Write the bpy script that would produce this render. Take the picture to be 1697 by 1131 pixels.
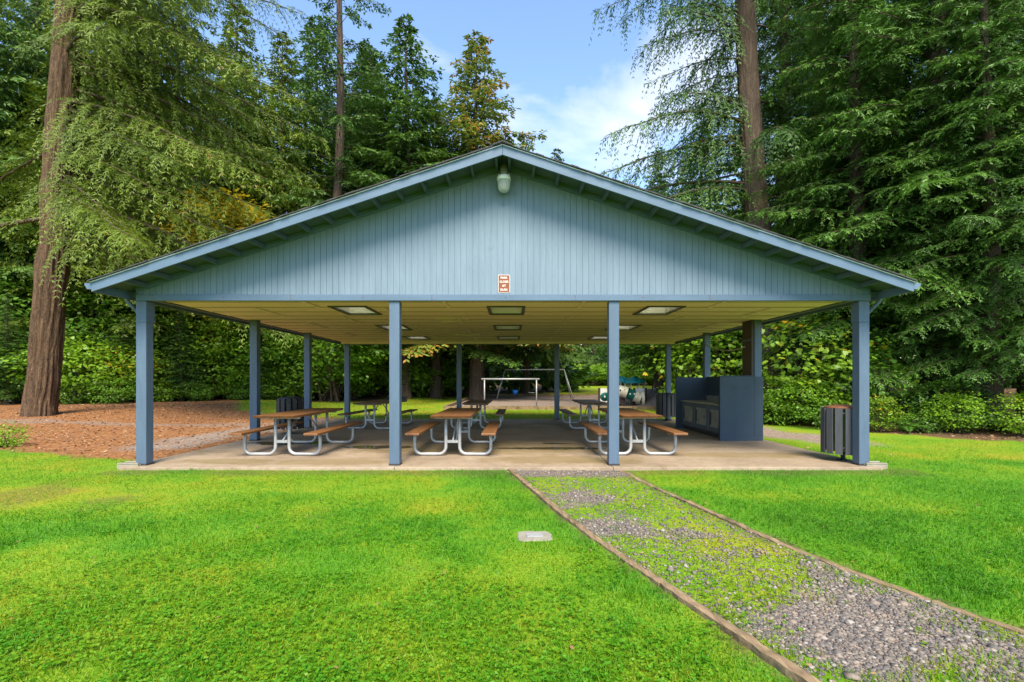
import bpy, math, random
import numpy as np
from mathutils import Vector, Matrix, Euler

for o in list(bpy.data.objects):
    bpy.data.objects.remove(o, do_unlink=True)
SC = bpy.context.scene
COL = SC.collection
R = math.radians
PI = math.pi
random.seed(7)

# ------------------------------------------------------------------ camera
CAM_Z = 1.37
FPX = 800.0                      # focal length in photo pixels (photo 1697 wide)
cam = bpy.data.cameras.new('camera')
cam.sensor_width = 36.0
cam.sensor_fit = 'HORIZONTAL'
cam.lens = FPX / 1697.0 * 36.0
cam.shift_y = 65.5 / 1697.0
cam.clip_start = 0.05
cam.clip_end = 2000
camo = bpy.data.objects.new('camera', cam)
camo.location = (0, 0, CAM_Z)
camo.rotation_euler = (R(90), 0, 0)
COL.objects.link(camo)
SC.camera = camo

# ------------------------------------------------------------------ sky + sun
SUN_EL, SUN_AZ = 50.0, 174.0     # azimuth clockwise from +Y: behind the camera, to the right
SUN_STRENGTH, SUN_ANGLE = 3.2, 28.0
SKY_STRENGTH = 0.13
EXPOSURE = 1.62
world = bpy.data.worlds.new('World')
SC.world = world
world.use_nodes = True
wn, wl = world.node_tree.nodes, world.node_tree.links
wn.clear()
w_out = wn.new('ShaderNodeOutputWorld')
w_bg = wn.new('ShaderNodeBackground')
w_bg.inputs['Strength'].default_value = SKY_STRENGTH
w_sky = wn.new('ShaderNodeTexSky')
w_sky.sky_type = 'NISHITA'
w_sky.sun_disc = False
w_sky.sun_elevation = R(SUN_EL)
w_sky.sun_rotation = R(SUN_AZ)
w_sky.air_density = 1.0
w_sky.dust_density = 0.15
w_sky.ozone_density = 2.6
w_tc = wn.new('ShaderNodeTexCoord')
w_map = wn.new('ShaderNodeMapping')
w_map.inputs['Scale'].default_value = (1.0, 1.0, 2.2)
w_map.inputs['Location'].default_value = (0.35, 0.1, 0.2)
w_no = wn.new('ShaderNodeTexNoise')
w_no.inputs['Scale'].default_value = 2.6
w_no.inputs['Detail'].default_value = 7
w_no.inputs['Roughness'].default_value = 0.55
w_no.inputs['Distortion'].default_value = 0.4
w_rm = wn.new('ShaderNodeMapRange')
w_rm.inputs['From Min'].default_value = 0.53
w_rm.inputs['From Max'].default_value = 0.78
w_rm.inputs['To Max'].default_value = 0.85
w_mix = wn.new('ShaderNodeMix')
w_mix.data_type = 'RGBA'
w_mix.inputs[7].default_value = (3.3, 3.35, 3.45, 1)
wl.new(w_tc.outputs['Generated'], w_map.inputs['Vector'])
wl.new(w_map.outputs['Vector'], w_no.inputs['Vector'])
wl.new(w_no.outputs['Fac'], w_rm.inputs['Value'])
wl.new(w_rm.outputs['Result'], w_mix.inputs[0])
wl.new(w_sky.outputs['Color'], w_mix.inputs[6])
wl.new(w_mix.outputs[2], w_bg.inputs['Color'])
wl.new(w_bg.outputs['Background'], w_out.inputs['Surface'])

sun = bpy.data.lights.new('sun', 'SUN')
sun.energy = SUN_STRENGTH
sun.angle = R(SUN_ANGLE)
sun.color = (1.0, 0.89, 0.71)
suno = bpy.data.objects.new('sun', sun)
sd = Vector((math.sin(R(SUN_AZ)) * math.cos(R(SUN_EL)), math.cos(R(SUN_AZ)) * math.cos(R(SUN_EL)), math.sin(R(SUN_EL))))
suno.rotation_euler = sd.to_track_quat('Z', 'Y').to_euler()
suno.location = (8, -8, 20)
COL.objects.link(suno)

SC.view_settings.view_transform = 'Standard'
SC.view_settings.look = 'None'
SC.view_settings.exposure = EXPOSURE
SC.view_settings.gamma = 1.0
SC.view_settings.use_curve_mapping = False
SC.render.engine = 'CYCLES'
SC.cycles.use_denoising = True
SC.cycles.max_bounces = 7
SC.cycles.diffuse_bounces = 4
SC.cycles.glossy_bounces = 3
SC.cycles.transmission_bounces = 5
SC.cycles.transparent_max_bounces = 6
SC.cycles.caustics_reflective = False
SC.cycles.caustics_refractive = False

# ------------------------------------------------------------------ helpers
def ax(px, Y):
    return (px - 848.5) / FPX * Y

def az(py, Y):
    return CAM_Z + (631.0 - py) / FPX * Y

def tag(o, label=None, cat=None, group=None, kind=None):
    if label: o['label'] = label
    if cat: o['category'] = cat
    if group: o['group'] = group
    if kind: o['kind'] = kind
    return o

def empty(name, loc=(0, 0, 0), rz=0.0, parent=None):
    o = bpy.data.objects.new(name, None)
    o.empty_display_size = 0.2
    COL.objects.link(o)
    o.location = loc
    o.rotation_euler = (0, 0, rz)
    o.parent = parent
    return o

def link(name, me, parent=None, loc=(0, 0, 0), rz=0.0):
    o = bpy.data.objects.new(name, me)
    COL.objects.link(o)
    o.location = loc
    o.rotation_euler = (0, 0, rz)
    o.parent = parent
    return o

def copy_tree(o, parent=None):
    c = o.copy()
    COL.objects.link(c)
    c.parent = parent
    for ch in list(o.children):
        copy_tree(ch, c)
    return c

def np_mesh(name, V, F, mat, smooth=False, tint=None, colors=None):
    """V (n,3); F (m,k) with one k, or a list of such arrays."""
    me = bpy.data.meshes.new(name)
    V = np.ascontiguousarray(V, dtype=np.float32)
    Fs = F if isinstance(F, list) else [F]
    Fs = [np.asarray(f, dtype=np.int32) for f in Fs if len(f)]
    tot = np.concatenate([np.full(len(f), f.shape[1], np.int32) for f in Fs])
    idx = np.concatenate([f.ravel() for f in Fs])
    st = np.concatenate([[0], np.cumsum(tot)[:-1]]).astype(np.int32)
    me.vertices.add(len(V)); me.vertices.foreach_set('co', V.ravel())
    me.loops.add(len(idx)); me.loops.foreach_set('vertex_index', idx)
    me.polygons.add(len(tot)); me.polygons.foreach_set('loop_start', st)
    me.polygons.foreach_set('loop_total', tot)
    if smooth:
        me.polygons.foreach_set('use_smooth', np.ones(len(tot), dtype=bool))
    if tint is not None:
        a = me.attributes.new('tint', 'FLOAT', 'POINT')
        a.data.foreach_set('value', np.ascontiguousarray(tint, dtype=np.float32))
    if colors is not None:
        a = me.attributes.new('zone', 'FLOAT_COLOR', 'POINT')
        a.data.foreach_set('color', np.ascontiguousarray(colors, dtype=np.float32).ravel())
    me.update(calc_edges=True)
    for m in (mat if isinstance(mat, (list, tuple)) else [mat]):
        me.materials.append(m)
    return me

class MB:
    """collects small solid shapes into one mesh"""
    def __init__(s):
        s.v, s.f, s.sm = [], [], []
    def add(s, vs, fs, smooth=False):
        n = len(s.v)
        s.v.extend([tuple(v) for v in vs])
        s.f.extend([tuple(i + n for i in f) for f in fs])
        s.sm.extend([smooth] * len(fs))
        return s
    def box(s, x0, x1, y0, y1, z0, z1):
        vs = [(x0, y0, z0), (x1, y0, z0), (x1, y1, z0), (x0, y1, z0), (x0, y0, z1), (x1, y0, z1), (x1, y1, z1), (x0, y1, z1)]
        return s.add(vs, [(3, 2, 1, 0), (4, 5, 6, 7), (0, 1, 5, 4), (1, 2, 6, 5), (2, 3, 7, 6), (3, 0, 4, 7)])
    def obox(s, c, size, rot=(0, 0, 0)):
        m = Euler(rot).to_matrix()
        hx, hy, hz = size[0] / 2, size[1] / 2, size[2] / 2
        vs = [Vector(c) + m @ Vector(p) for p in ((-hx, -hy, -hz), (hx, -hy, -hz), (hx, hy, -hz), (-hx, hy, -hz), (-hx, -hy, hz), (hx, -hy, hz), (hx, hy, hz), (-hx, hy, hz))]
        return s.add(vs, [(3, 2, 1, 0), (4, 5, 6, 7), (0, 1, 5, 4), (1, 2, 6, 5), (2, 3, 7, 6), (3, 0, 4, 7)])
    def bar(s, a, b, w, h, up=(0, 0, 1)):
        a, b = Vector(a), Vector(b)
        d = (b - a).normalized()
        u = Vector(up)
        sx = d.cross(u).normalized() * (w / 2)
        sy = sx.cross(d).normalized() * (h / 2)
        vs = [a - sx - sy, a + sx - sy, a + sx + sy, a - sx + sy, b - sx - sy, b + sx - sy, b + sx + sy, b - sx + sy]
        return s.add(vs, [(3, 2, 1, 0), (4, 5, 6, 7), (0, 1, 5, 4), (1, 2, 6, 5), (2, 3, 7, 6), (3, 0, 4, 7)])
    def prism_y(s, poly, y0, y1):
        """poly: (x,z) outline"""
        n = len(poly)
        vs = [(x, y0, z) for x, z in poly] + [(x, y1, z) for x, z in poly]
        fs = [tuple(range(n)), tuple(range(2 * n - 1, n - 1, -1))]
        fs += [(i, i + n, (i + 1) % n + n, (i + 1) % n) for i in range(n)]
        return s.add(vs, fs)
    def tube(s, pts, r, n=8, cap=True):
        pts = [Vector(p) for p in pts]
        rr = r if isinstance(r, (list, tuple)) else [r] * len(pts)
        ref = None
        vs = []
        for i, p in enumerate(pts):
            d = (pts[min(i + 1, len(pts) - 1)] - pts[max(i - 1, 0)]).normalized()
            if ref is None:
                ref = d.orthogonal().normalized()
            ref = (ref - d * ref.dot(d)).normalized()
            b = d.cross(ref)
            for k in range(n):
                a = 2 * PI * k / n
                vs.append(p + (ref * math.cos(a) + b * math.sin(a)) * rr[i])
        fs = []
        for i in range(len(pts) - 1):
            for k in range(n):
                fs.append((i * n + k, i * n + (k + 1) % n, (i + 1) * n + (k + 1) % n, (i + 1) * n + k))
        s.add(vs, fs, True)
        if cap:
            m = len(s.v) - len(vs)
            s.f.append(tuple(m + k for k in range(n - 1, -1, -1))); s.sm.append(False)
            s.f.append(tuple(m + (len(pts) - 1) * n + k for k in range(n))); s.sm.append(False)
        return s
    def lathe(s, prof, n=24, c=(0, 0, 0), axis='z'):
        vs = []
        for r, z in prof:
            for k in range(n):
                a = 2 * PI * k / n
                p = (r * math.cos(a), r * math.sin(a), z)
                if axis == 'x':
                    p = (p[2], p[0], p[1])
                if axis == 'y':
                    p = (p[0], p[2], p[1])
                vs.append((p[0] + c[0], p[1] + c[1], p[2] + c[2]))
        fs = []
        for i in range(len(prof) - 1):
            for k in range(n):
                fs.append((i * n + k, i * n + (k + 1) % n, (i + 1) * n + (k + 1) % n, (i + 1) * n + k))
        return s.add(vs, fs, True)
    def mesh(s, name, mat, bevel=0):
        me = bpy.data.meshes.new(name)
        me.from_pydata([tuple(v) for v in s.v], [], s.f)
        me.polygons.foreach_set('use_smooth', s.sm)
        me.update()
        me.materials.append(mat)
        return me
    def build(s, name, mat, parent=None, loc=(0, 0, 0), rz=0.0, bevel=0.0):
        o = link(name, s.mesh(name, mat), parent, loc, rz)
        if bevel:
            b = o.modifiers.new('bevel', 'BEVEL')
            b.width = bevel; b.segments = 2; b.limit_method = 'ANGLE'; b.angle_limit = R(50)
        return o

# numpy value noise -------------------------------------------------
_rt = np.random.RandomState(11).rand(65536).astype(np.float32)
def _h(ix, iy, iz):
    return _rt[(ix * 73856093 ^ iy * 19349663 ^ iz * 83492791) & 65535]
def vnoise(x, y, z=0.0):
    x = np.asarray(x, float); y = np.asarray(y, float); z = np.zeros_like(x) + z
    ix, iy, iz = np.floor(x).astype(np.int64), np.floor(y).astype(np.int64), np.floor(z).astype(np.int64)
    fx, fy, fz = x - ix, y - iy, z - iz
    fx, fy, fz = fx * fx * (3 - 2 * fx), fy * fy * (3 - 2 * fy), fz * fz * (3 - 2 * fz)
    def L(a, b, t): return a + (b - a) * t
    return L(L(L(_h(ix, iy, iz), _h(ix + 1, iy, iz), fx), L(_h(ix, iy + 1, iz), _h(ix + 1, iy + 1, iz), fx), fy),
             L(L(_h(ix, iy, iz + 1), _h(ix + 1, iy, iz + 1), fx), L(_h(ix, iy + 1, iz + 1), _h(ix + 1, iy + 1, iz + 1), fx), fy), fz)
def fbm(x, y, z=0.0, o=4):
    s, a, t = 0, 0.5, 0
    for i in range(o):
        s = s + a * vnoise(x * 2 ** i + 17.3 * i, y * 2 ** i + 5.1 * i, np.asarray(z) * 2 ** i); t += a; a *= 0.5
    return s / t
def sstep(a, b, x):
    t = np.clip((x - a) / (b - a), 0, 1)
    return t * t * (3 - 2 * t)

# ------------------------------------------------------------------ materials
def new_mat(name):
    m = bpy.data.materials.new(name)
    m.use_nodes = True
    nt = m.node_tree
    return m, nt, nt.nodes['Principled BSDF'], nt.nodes['Material Output']

def ramp(nt, fac, stops):
    r = nt.nodes.new('ShaderNodeValToRGB')
    e = r.color_ramp.elements
    while len(e) < len(stops): e.new(0.5)
    for i, (p, c) in enumerate(stops):
        e[i].position = p
        e[i].color = (c[0], c[1], c[2], 1)
    nt.links.new(fac, r.inputs[0])
    return r.outputs[0]

def noise(nt, vec, scale, detail=4, rough=0.55, dist=0.0):
    n = nt.nodes.new('ShaderNodeTexNoise')
    n.inputs['Scale'].default_value = scale
    n.inputs['Detail'].default_value = detail
    n.inputs['Roughness'].default_value = rough
    n.inputs['Distortion'].default_value = dist
    if vec is not None: nt.links.new(vec, n.inputs['Vector'])
    return n.outputs['Fac']

def vec_of(nt, kind='Object', scale=(1, 1, 1)):
    if kind == 'Position':
        g = nt.nodes.new('ShaderNodeNewGeometry'); out = g.outputs['Position']
    else:
        t = nt.nodes.new('ShaderNodeTexCoord'); out = t.outputs[kind]
    mp = nt.nodes.new('ShaderNodeMapping')
    mp.inputs['Scale'].default_value = scale
    nt.links.new(out, mp.inputs['Vector'])
    return mp.outputs['Vector']

def math_n(nt, op, a, b=None, c=None):
    n = nt.nodes.new('ShaderNodeMath'); n.operation = op
    for i, v in enumerate((a, b, c)):
        if v is None: continue
        if isinstance(v, (int, float)): n.inputs[i].default_value = v
        else: nt.links.new(v, n.inputs[i])
    return n.outputs[0]

def mixc(nt, fac, a, b, blend='MIX'):
    n = nt.nodes.new('ShaderNodeMix'); n.data_type = 'RGBA'; n.blend_type = blend
    for i, v in ((0, fac), (6, a), (7, b)):
        if isinstance(v, (int, float)): n.inputs[i].default_value = v
        elif isinstance(v, tuple): n.inputs[i].default_value = (v[0], v[1], v[2], 1)
        else: nt.links.new(v, n.inputs[i])
    return n.outputs[2]

def bump(nt, h, strength=0.3, dist=0.01):
    b = nt.nodes.new('ShaderNodeBump')
    b.inputs['Strength'].default_value = strength
    b.inputs['Distance'].default_value = dist
    nt.links.new(h, b.inputs['Height'])
    return b.outputs['Normal']

def surf(name, c1, c2, scale=4.0, stretch=(1, 1, 1), rough=0.6, metal=0.0, bstr=0.25, bdist=0.004, fine=60.0, dirt=None, vec='Object', spec=0.4):
    m, nt, p, out = new_mat(name)
    v = vec_of(nt, vec, stretch)
    a = noise(nt, v, scale, 5, 0.6, 0.3)
    b = noise(nt, v, fine, 4, 0.6)
    f = math_n(nt, 'ADD', math_n(nt, 'MULTIPLY', a, 0.65), math_n(nt, 'MULTIPLY', b, 0.35))
    col = ramp(nt, f, [(0.32, c1), (0.68, c2)])
    if dirt is not None:
        dv = vec_of(nt, vec, (1, 1, 1))
        d = noise(nt, dv, dirt[1], 6, 0.65, 0.6)
        dm = nt.nodes.new('ShaderNodeMapRange')
        dm.inputs['From Min'].default_value = dirt[2]; dm.inputs['From Max'].default_value = dirt[3]
        nt.links.new(d, dm.inputs['Value'])
        col = mixc(nt, dm.outputs['Result'], col, dirt[0])
    nt.links.new(col, p.inputs['Base Color'])
    p.inputs['Roughness'].default_value = rough
    p.inputs['Metallic'].default_value = metal
    p.inputs['Specular IOR Level'].default_value = spec
    nt.links.new(bump(nt, f, bstr, bdist), p.inputs['Normal'])
    return m

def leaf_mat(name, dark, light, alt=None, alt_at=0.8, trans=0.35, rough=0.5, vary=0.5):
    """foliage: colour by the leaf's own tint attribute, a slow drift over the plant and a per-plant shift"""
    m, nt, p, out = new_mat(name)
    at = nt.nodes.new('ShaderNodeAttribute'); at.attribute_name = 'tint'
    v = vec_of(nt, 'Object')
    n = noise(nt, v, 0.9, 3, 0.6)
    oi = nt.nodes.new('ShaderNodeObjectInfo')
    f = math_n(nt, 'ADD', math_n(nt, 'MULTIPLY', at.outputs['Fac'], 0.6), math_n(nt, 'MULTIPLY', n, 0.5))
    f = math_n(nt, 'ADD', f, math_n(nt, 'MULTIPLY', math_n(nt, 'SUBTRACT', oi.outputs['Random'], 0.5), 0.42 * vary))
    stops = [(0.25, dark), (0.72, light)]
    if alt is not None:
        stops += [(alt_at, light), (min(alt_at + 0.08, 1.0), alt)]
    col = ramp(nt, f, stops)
    nt.links.new(col, p.inputs['Base Color'])
    p.inputs['Roughness'].default_value = rough
    p.inputs['Specular IOR Level'].default_value = 0.35
    tr = nt.nodes.new('ShaderNodeBsdfTranslucent')
    nt.links.new(col, tr.inputs['Color'])
    mx = nt.nodes.new('ShaderNodeMixShader')
    mx.inputs[0].default_value = trans
    nt.links.new(p.outputs[0], mx.inputs[1]); nt.links.new(tr.outputs[0], mx.inputs[2])
    nt.links.new(mx.outputs[0], out.inputs['Surface'])
    return m

M = {}
BLUE1, BLUE2 = (0.066, 0.108, 0.168), (0.092, 0.146, 0.218)
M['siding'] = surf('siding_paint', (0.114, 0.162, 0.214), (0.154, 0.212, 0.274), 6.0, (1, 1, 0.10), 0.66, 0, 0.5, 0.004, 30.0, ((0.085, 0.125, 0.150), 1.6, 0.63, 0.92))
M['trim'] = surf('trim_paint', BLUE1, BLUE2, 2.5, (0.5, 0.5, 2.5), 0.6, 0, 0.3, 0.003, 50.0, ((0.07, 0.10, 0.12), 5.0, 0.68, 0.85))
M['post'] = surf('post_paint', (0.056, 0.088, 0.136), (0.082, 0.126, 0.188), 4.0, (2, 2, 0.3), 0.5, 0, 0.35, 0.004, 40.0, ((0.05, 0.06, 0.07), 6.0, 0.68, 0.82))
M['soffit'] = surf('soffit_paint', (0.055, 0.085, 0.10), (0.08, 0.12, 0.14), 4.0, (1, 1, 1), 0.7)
M['counter_paint'] = surf('counter_paint', (0.021, 0.037, 0.058), (0.031, 0.052, 0.078), 3.0, (1, 1, 0.5), 0.55, 0, 0.3, 0.003, 50.0, ((0.02, 0.025, 0.03), 9.0, 0.70, 0.80))
M['ceiling'] = surf('ceiling_paint', (0.72, 0.58, 0.33), (0.82, 0.68, 0.42), 2.0, (0.4, 2.5, 1), 0.75, 0, 0.2, 0.003, 30.0, ((0.52, 0.40, 0.20), 3.0, 0.62, 0.85))
M['seam'] = surf('seam_shadow_tone', (0.34, 0.27, 0.15), (0.48, 0.38, 0.22), 1.5)  # darker tone paints in the shadow lines along the ceiling seams
M['batten'] = surf('batten_paint', (0.70, 0.60, 0.42), (0.78, 0.68, 0.50), 3.0)
M['shaft'] = surf('shaft_paint', (0.70, 0.68, 0.60), (0.80, 0.78, 0.70), 3.0)
M['lookout'] = surf('lookout_paint', (0.060, 0.090, 0.115), (0.085, 0.125, 0.155), 4.0)
M['dark_trim'] = surf('dark_trim', (0.05, 0.05, 0.045), (0.09, 0.085, 0.075), 5.0)
M['drip'] = surf('drip_edge_metal', (0.50, 0.53, 0.56), (0.62, 0.64, 0.66), 3.0, rough=0.4, metal=0.3)
M['shingle'] = surf('shingle', (0.025, 0.025, 0.028), (0.06, 0.06, 0.062), 12.0, rough=0.9, bstr=0.6, bdist=0.01)
M['galv'] = surf('galvanised_steel', (0.25, 0.255, 0.26), (0.42, 0.425, 0.42), 9.0, rough=0.45, metal=0.35, bstr=0.1, fine=80)
M['dark_steel'] = surf('dark_steel', (0.03, 0.03, 0.033), (0.06, 0.06, 0.06), 9.0, rough=0.5, metal=0.4)
M['table_wood'] = surf('table_wood', (0.105, 0.042, 0.016), (0.215, 0.096, 0.036), 3.0, (5, 0.5, 5), 0.5, 0, 0.4, 0.004, 40.0, ((0.12, 0.055, 0.03), 3.0, 0.6, 0.85))
M['table_wood_b'] = surf('table_wood_back', (0.115, 0.06, 0.038), (0.20, 0.115, 0.075), 3.0, (5, 0.5, 5), 0.55, 0, 0.4, 0.004, 40.0, ((0.10, 0.06, 0.045), 3.0, 0.55, 0.8))  # greyer brown tone for the back row tables
M['bin_slat'] = surf('bin_slat_grey', (0.045, 0.047, 0.055), (0.075, 0.077, 0.088), 6.0, (3, 3, 0.4), 0.55, 0, 0.3, 0.003)
M['bin_edge'] = surf('bin_slat_dark', (0.018, 0.018, 0.020), (0.032, 0.032, 0.035), 6.0, (3, 3, 0.4), 0.6, 0, 0.3, 0.003)
M['rust_lid'] = surf('rust_lid', (0.10, 0.035, 0.015), (0.24, 0.10, 0.045), 9.0, rough=0.75, bstr=0.4)
M['bag'] = surf('green_bag', (0.06, 0.13, 0.05), (0.10, 0.20, 0.08), 8.0, rough=0.35)
M['steel_top'] = surf('stainless', (0.38, 0.37, 0.34), (0.52, 0.50, 0.46), 5.0, rough=0.38, metal=0.8, bstr=0.1)
M['door_panel'] = surf('cabinet_panel', (0.13, 0.125, 0.115), (0.30, 0.28, 0.23), 5.0, (1, 1, 1), 0.5, 0, 0.25, 0.003, 30.0, ((0.05, 0.05, 0.055), 4.0, 0.55, 0.75))
M['door_frame'] = surf('cabinet_frame', (0.060, 0.075, 0.095), (0.085, 0.10, 0.125), 5.0)
M['white'] = surf('white_plate', (0.70, 0.70, 0.68), (0.82, 0.82, 0.80), 6.0)
M['plate'] = surf('grey_plate', (0.20, 0.205, 0.205), (0.33, 0.33, 0.32), 9.0)
M['sign'] = surf('sign_brown', (0.16, 0.045, 0.018), (0.20, 0.06, 0.025), 6.0, bstr=0.05)
M['sign_white'] = surf('sign_white', (0.75, 0.74, 0.70), (0.82, 0.80, 0.77), 6.0, bstr=0.05)
M['timber'] = surf('weathered_timber', (0.085, 0.055, 0.030), (0.31, 0.215, 0.12), 5.0, (6, 0.5, 3), 0.9, 0, 0.9, 0.012, 22.0, ((0.06, 0.05, 0.02), 3.5, 0.50, 0.68))
M['stone'] = surf('pale_stone', (0.17, 0.155, 0.12), (0.28, 0.26, 0.205), 8.0, rough=0.85, bstr=0.5, bdist=0.006, dirt=((0.18, 0.20, 0.10), 6.0, 0.55, 0.75))
M['rope'] = surf('rope', (0.35, 0.33, 0.28), (0.48, 0.45, 0.38), 20.0)
M['cream'] = surf('cream_plastic', (0.62, 0.55, 0.38), (0.70, 0.63, 0.45), 3.0, rough=0.35, bstr=0.03)
M['panel_white'] = surf('panel_white', (0.74, 0.71, 0.62), (0.80, 0.77, 0.70), 3.0, rough=0.4, bstr=0.03)
M['teal'] = surf('teal_plastic', (0.010, 0.20, 0.20), (0.016, 0.27, 0.25), 3.0, rough=0.35, bstr=0.03)
M['deep_green'] = surf('deep_green_plastic', (0.004, 0.085, 0.062), (0.007, 0.12, 0.085), 3.0, rough=0.35, bstr=0.03)
M['blue_plastic'] = surf('blue_plastic', (0.010, 0.13, 0.55), (0.016, 0.18, 0.65), 3.0, rough=0.35, bstr=0.03)
M['play_post'] = surf('play_post', (0.045, 0.025, 0.02), (0.065, 0.035, 0.028), 5.0)
M['stoneware'] = M['stone']

def bark_mat(name, c1, c2, c3, zs=0.16):
    m, nt, p, out = new_mat(name)
    v = vec_of(nt, 'Object', (1, 1, zs))
    a = noise(nt, v, 8.0, 6, 0.68, 0.9)
    rdg = math_n(nt, 'MULTIPLY', math_n(nt, 'ABSOLUTE', math_n(nt, 'SUBTRACT', noise(nt, v, 5.5, 3, 0.55, 1.4), 0.5)), 5.0)
    rdg = math_n(nt, 'MINIMUM', rdg, 1.0)
    h = math_n(nt, 'ADD', math_n(nt, 'MULTIPLY', a, 0.60), math_n(nt, 'MULTIPLY', rdg, 0.36))
    col = ramp(nt, h, [(0.3, c1), (0.55, c2), (0.8, c3)])
    fine = noise(nt, vec_of(nt, 'Object', (1, 1, 0.4)), 30, 4, 0.7)
    col = mixc(nt, 0.45, col, ramp(nt, fine, [(0.3, c1), (0.7, c3)]))
    nt.links.new(col, p.inputs['Base Color'])
    p.inputs['Roughness'].default_value = 0.9
    p.inputs['Specular IOR Level'].default_value = 0.2
    nt.links.new(bump(nt, math_n(nt, 'ADD', h, math_n(nt, 'MULTIPLY', fine, 0.3)), 0.9, 0.05), p.inputs['Normal'])
    return m
M['bark'] = bark_mat('fir_bark', (0.016, 0.009, 0.006), (0.092, 0.050, 0.028), (0.22, 0.145, 0.088), 0.13)
M['bark_grey'] = bark_mat('grey_bark', (0.035, 0.024, 0.018), (0.105, 0.072, 0.052), (0.19, 0.14, 0.105))
M['twig'] = surf('twig_bark', (0.045, 0.028, 0.018), (0.085, 0.055, 0.035), 5.0, rough=0.9)

# ------------------------------------------------------------------ ground
def left_lawn_edge(X):          # Y of the lawn's edge against the needle bed, left of the shelter
    return np.interp(X, [-40, -14, -9.9, -7.5, -6.2, -5.8], [11.5, 10.2, 9.35, 8.75, 8.15, 7.5])
def right_wood_edge(X):         # Y of the lawn's edge against the wood on the right
    return np.interp(X, [5.8, 7.2, 8.6, 10.2, 11.5, 14, 30], [40, 21.0, 15.4, 12.2, 11.1, 10.4, 9.8])
PATH_L = [(7.72, -0.06), (6.2, 0.27), (4.84, 0.58), (3.28, 1.045), (2.26, 1.36), (1.0, 1.75), (-1.0, 2.35)]
PATH_R = [(7.72, 1.70), (6.2, 1.92), (4.78, 2.18), (3.39, 2.54), (2.70, 2.84), (1.6, 3.35), (0.0, 4.1), (-1.0, 4.6)]
def path_l(Y): return np.interp(-np.asarray(Y), [-p[0] for p in PATH_L], [p[1] for p in PATH_L])
def path_r(Y): return np.interp(-np.asarray(Y), [-p[0] for p in PATH_R], [p[1] for p in PATH_R])
def in_path(X, Y):
    return (X > path_l(Y) + 0.03) & (X < path_r(Y) - 0.03) & (Y < 7.62)
def path_gravel(X, Y):          # 1 = bare stones, 0 = overgrown
    n = fbm(X * 1.6 + 3.1, Y * 1.6 + 9.7, 0, 4) - 0.5
    n2 = fbm(X * 5.0, Y * 5.0, 4.0, 3) - 0.5
    u = (X - path_l(Y)) / (path_r(Y) - path_l(Y))
    def blob(u0, y0, ru, ry): return np.exp(-((u - u0) / ru) ** 2 - ((Y - y0) / ry) ** 2)
    m = blob(0.45, 2.75, 0.36, 0.55) + 0.95 * blob(0.30, 4.55, 0.28, 0.55) + 0.75 * blob(0.75, 3.35, 0.2, 0.35) + 0.7 * blob(0.62, 4.4, 0.16, 0.35) + 0.6 * blob(0.30, 5.9, 0.25, 0.5) + 0.6 * blob(0.35, 1.9, 0.3, 0.5)
    n3 = fbm(X * 16.0, Y * 16.0, 8.0, 2) - 0.5
    g = sstep(0.05, 1.0, m + 1.5 * n + 1.1 * n2 + 0.8 * n3)
    return np.maximum(g, sstep(7.0, 7.25, Y))
def gz(X, Y):
    X = np.asarray(X, float); Y = np.asarray(Y, float)
    z = -0.045 + 0.025 * (fbm(X * 0.7, Y * 0.7, 3.0, 3) - 0.5)
    z = z + np.clip(Y - 46, 0, 60) * 0.026
    z = z + 0.5 * sstep(26, 44, Y) * sstep(-4.5, -9, X) + 0.9 * sstep(0, 12, Y - right_wood_edge(X)) * sstep(6.5, 9, X) * sstep(50, 30, Y)
    z = z + 0.35 * sstep(-9, -16, X) * sstep(10, 20, Y)
    return z
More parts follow.
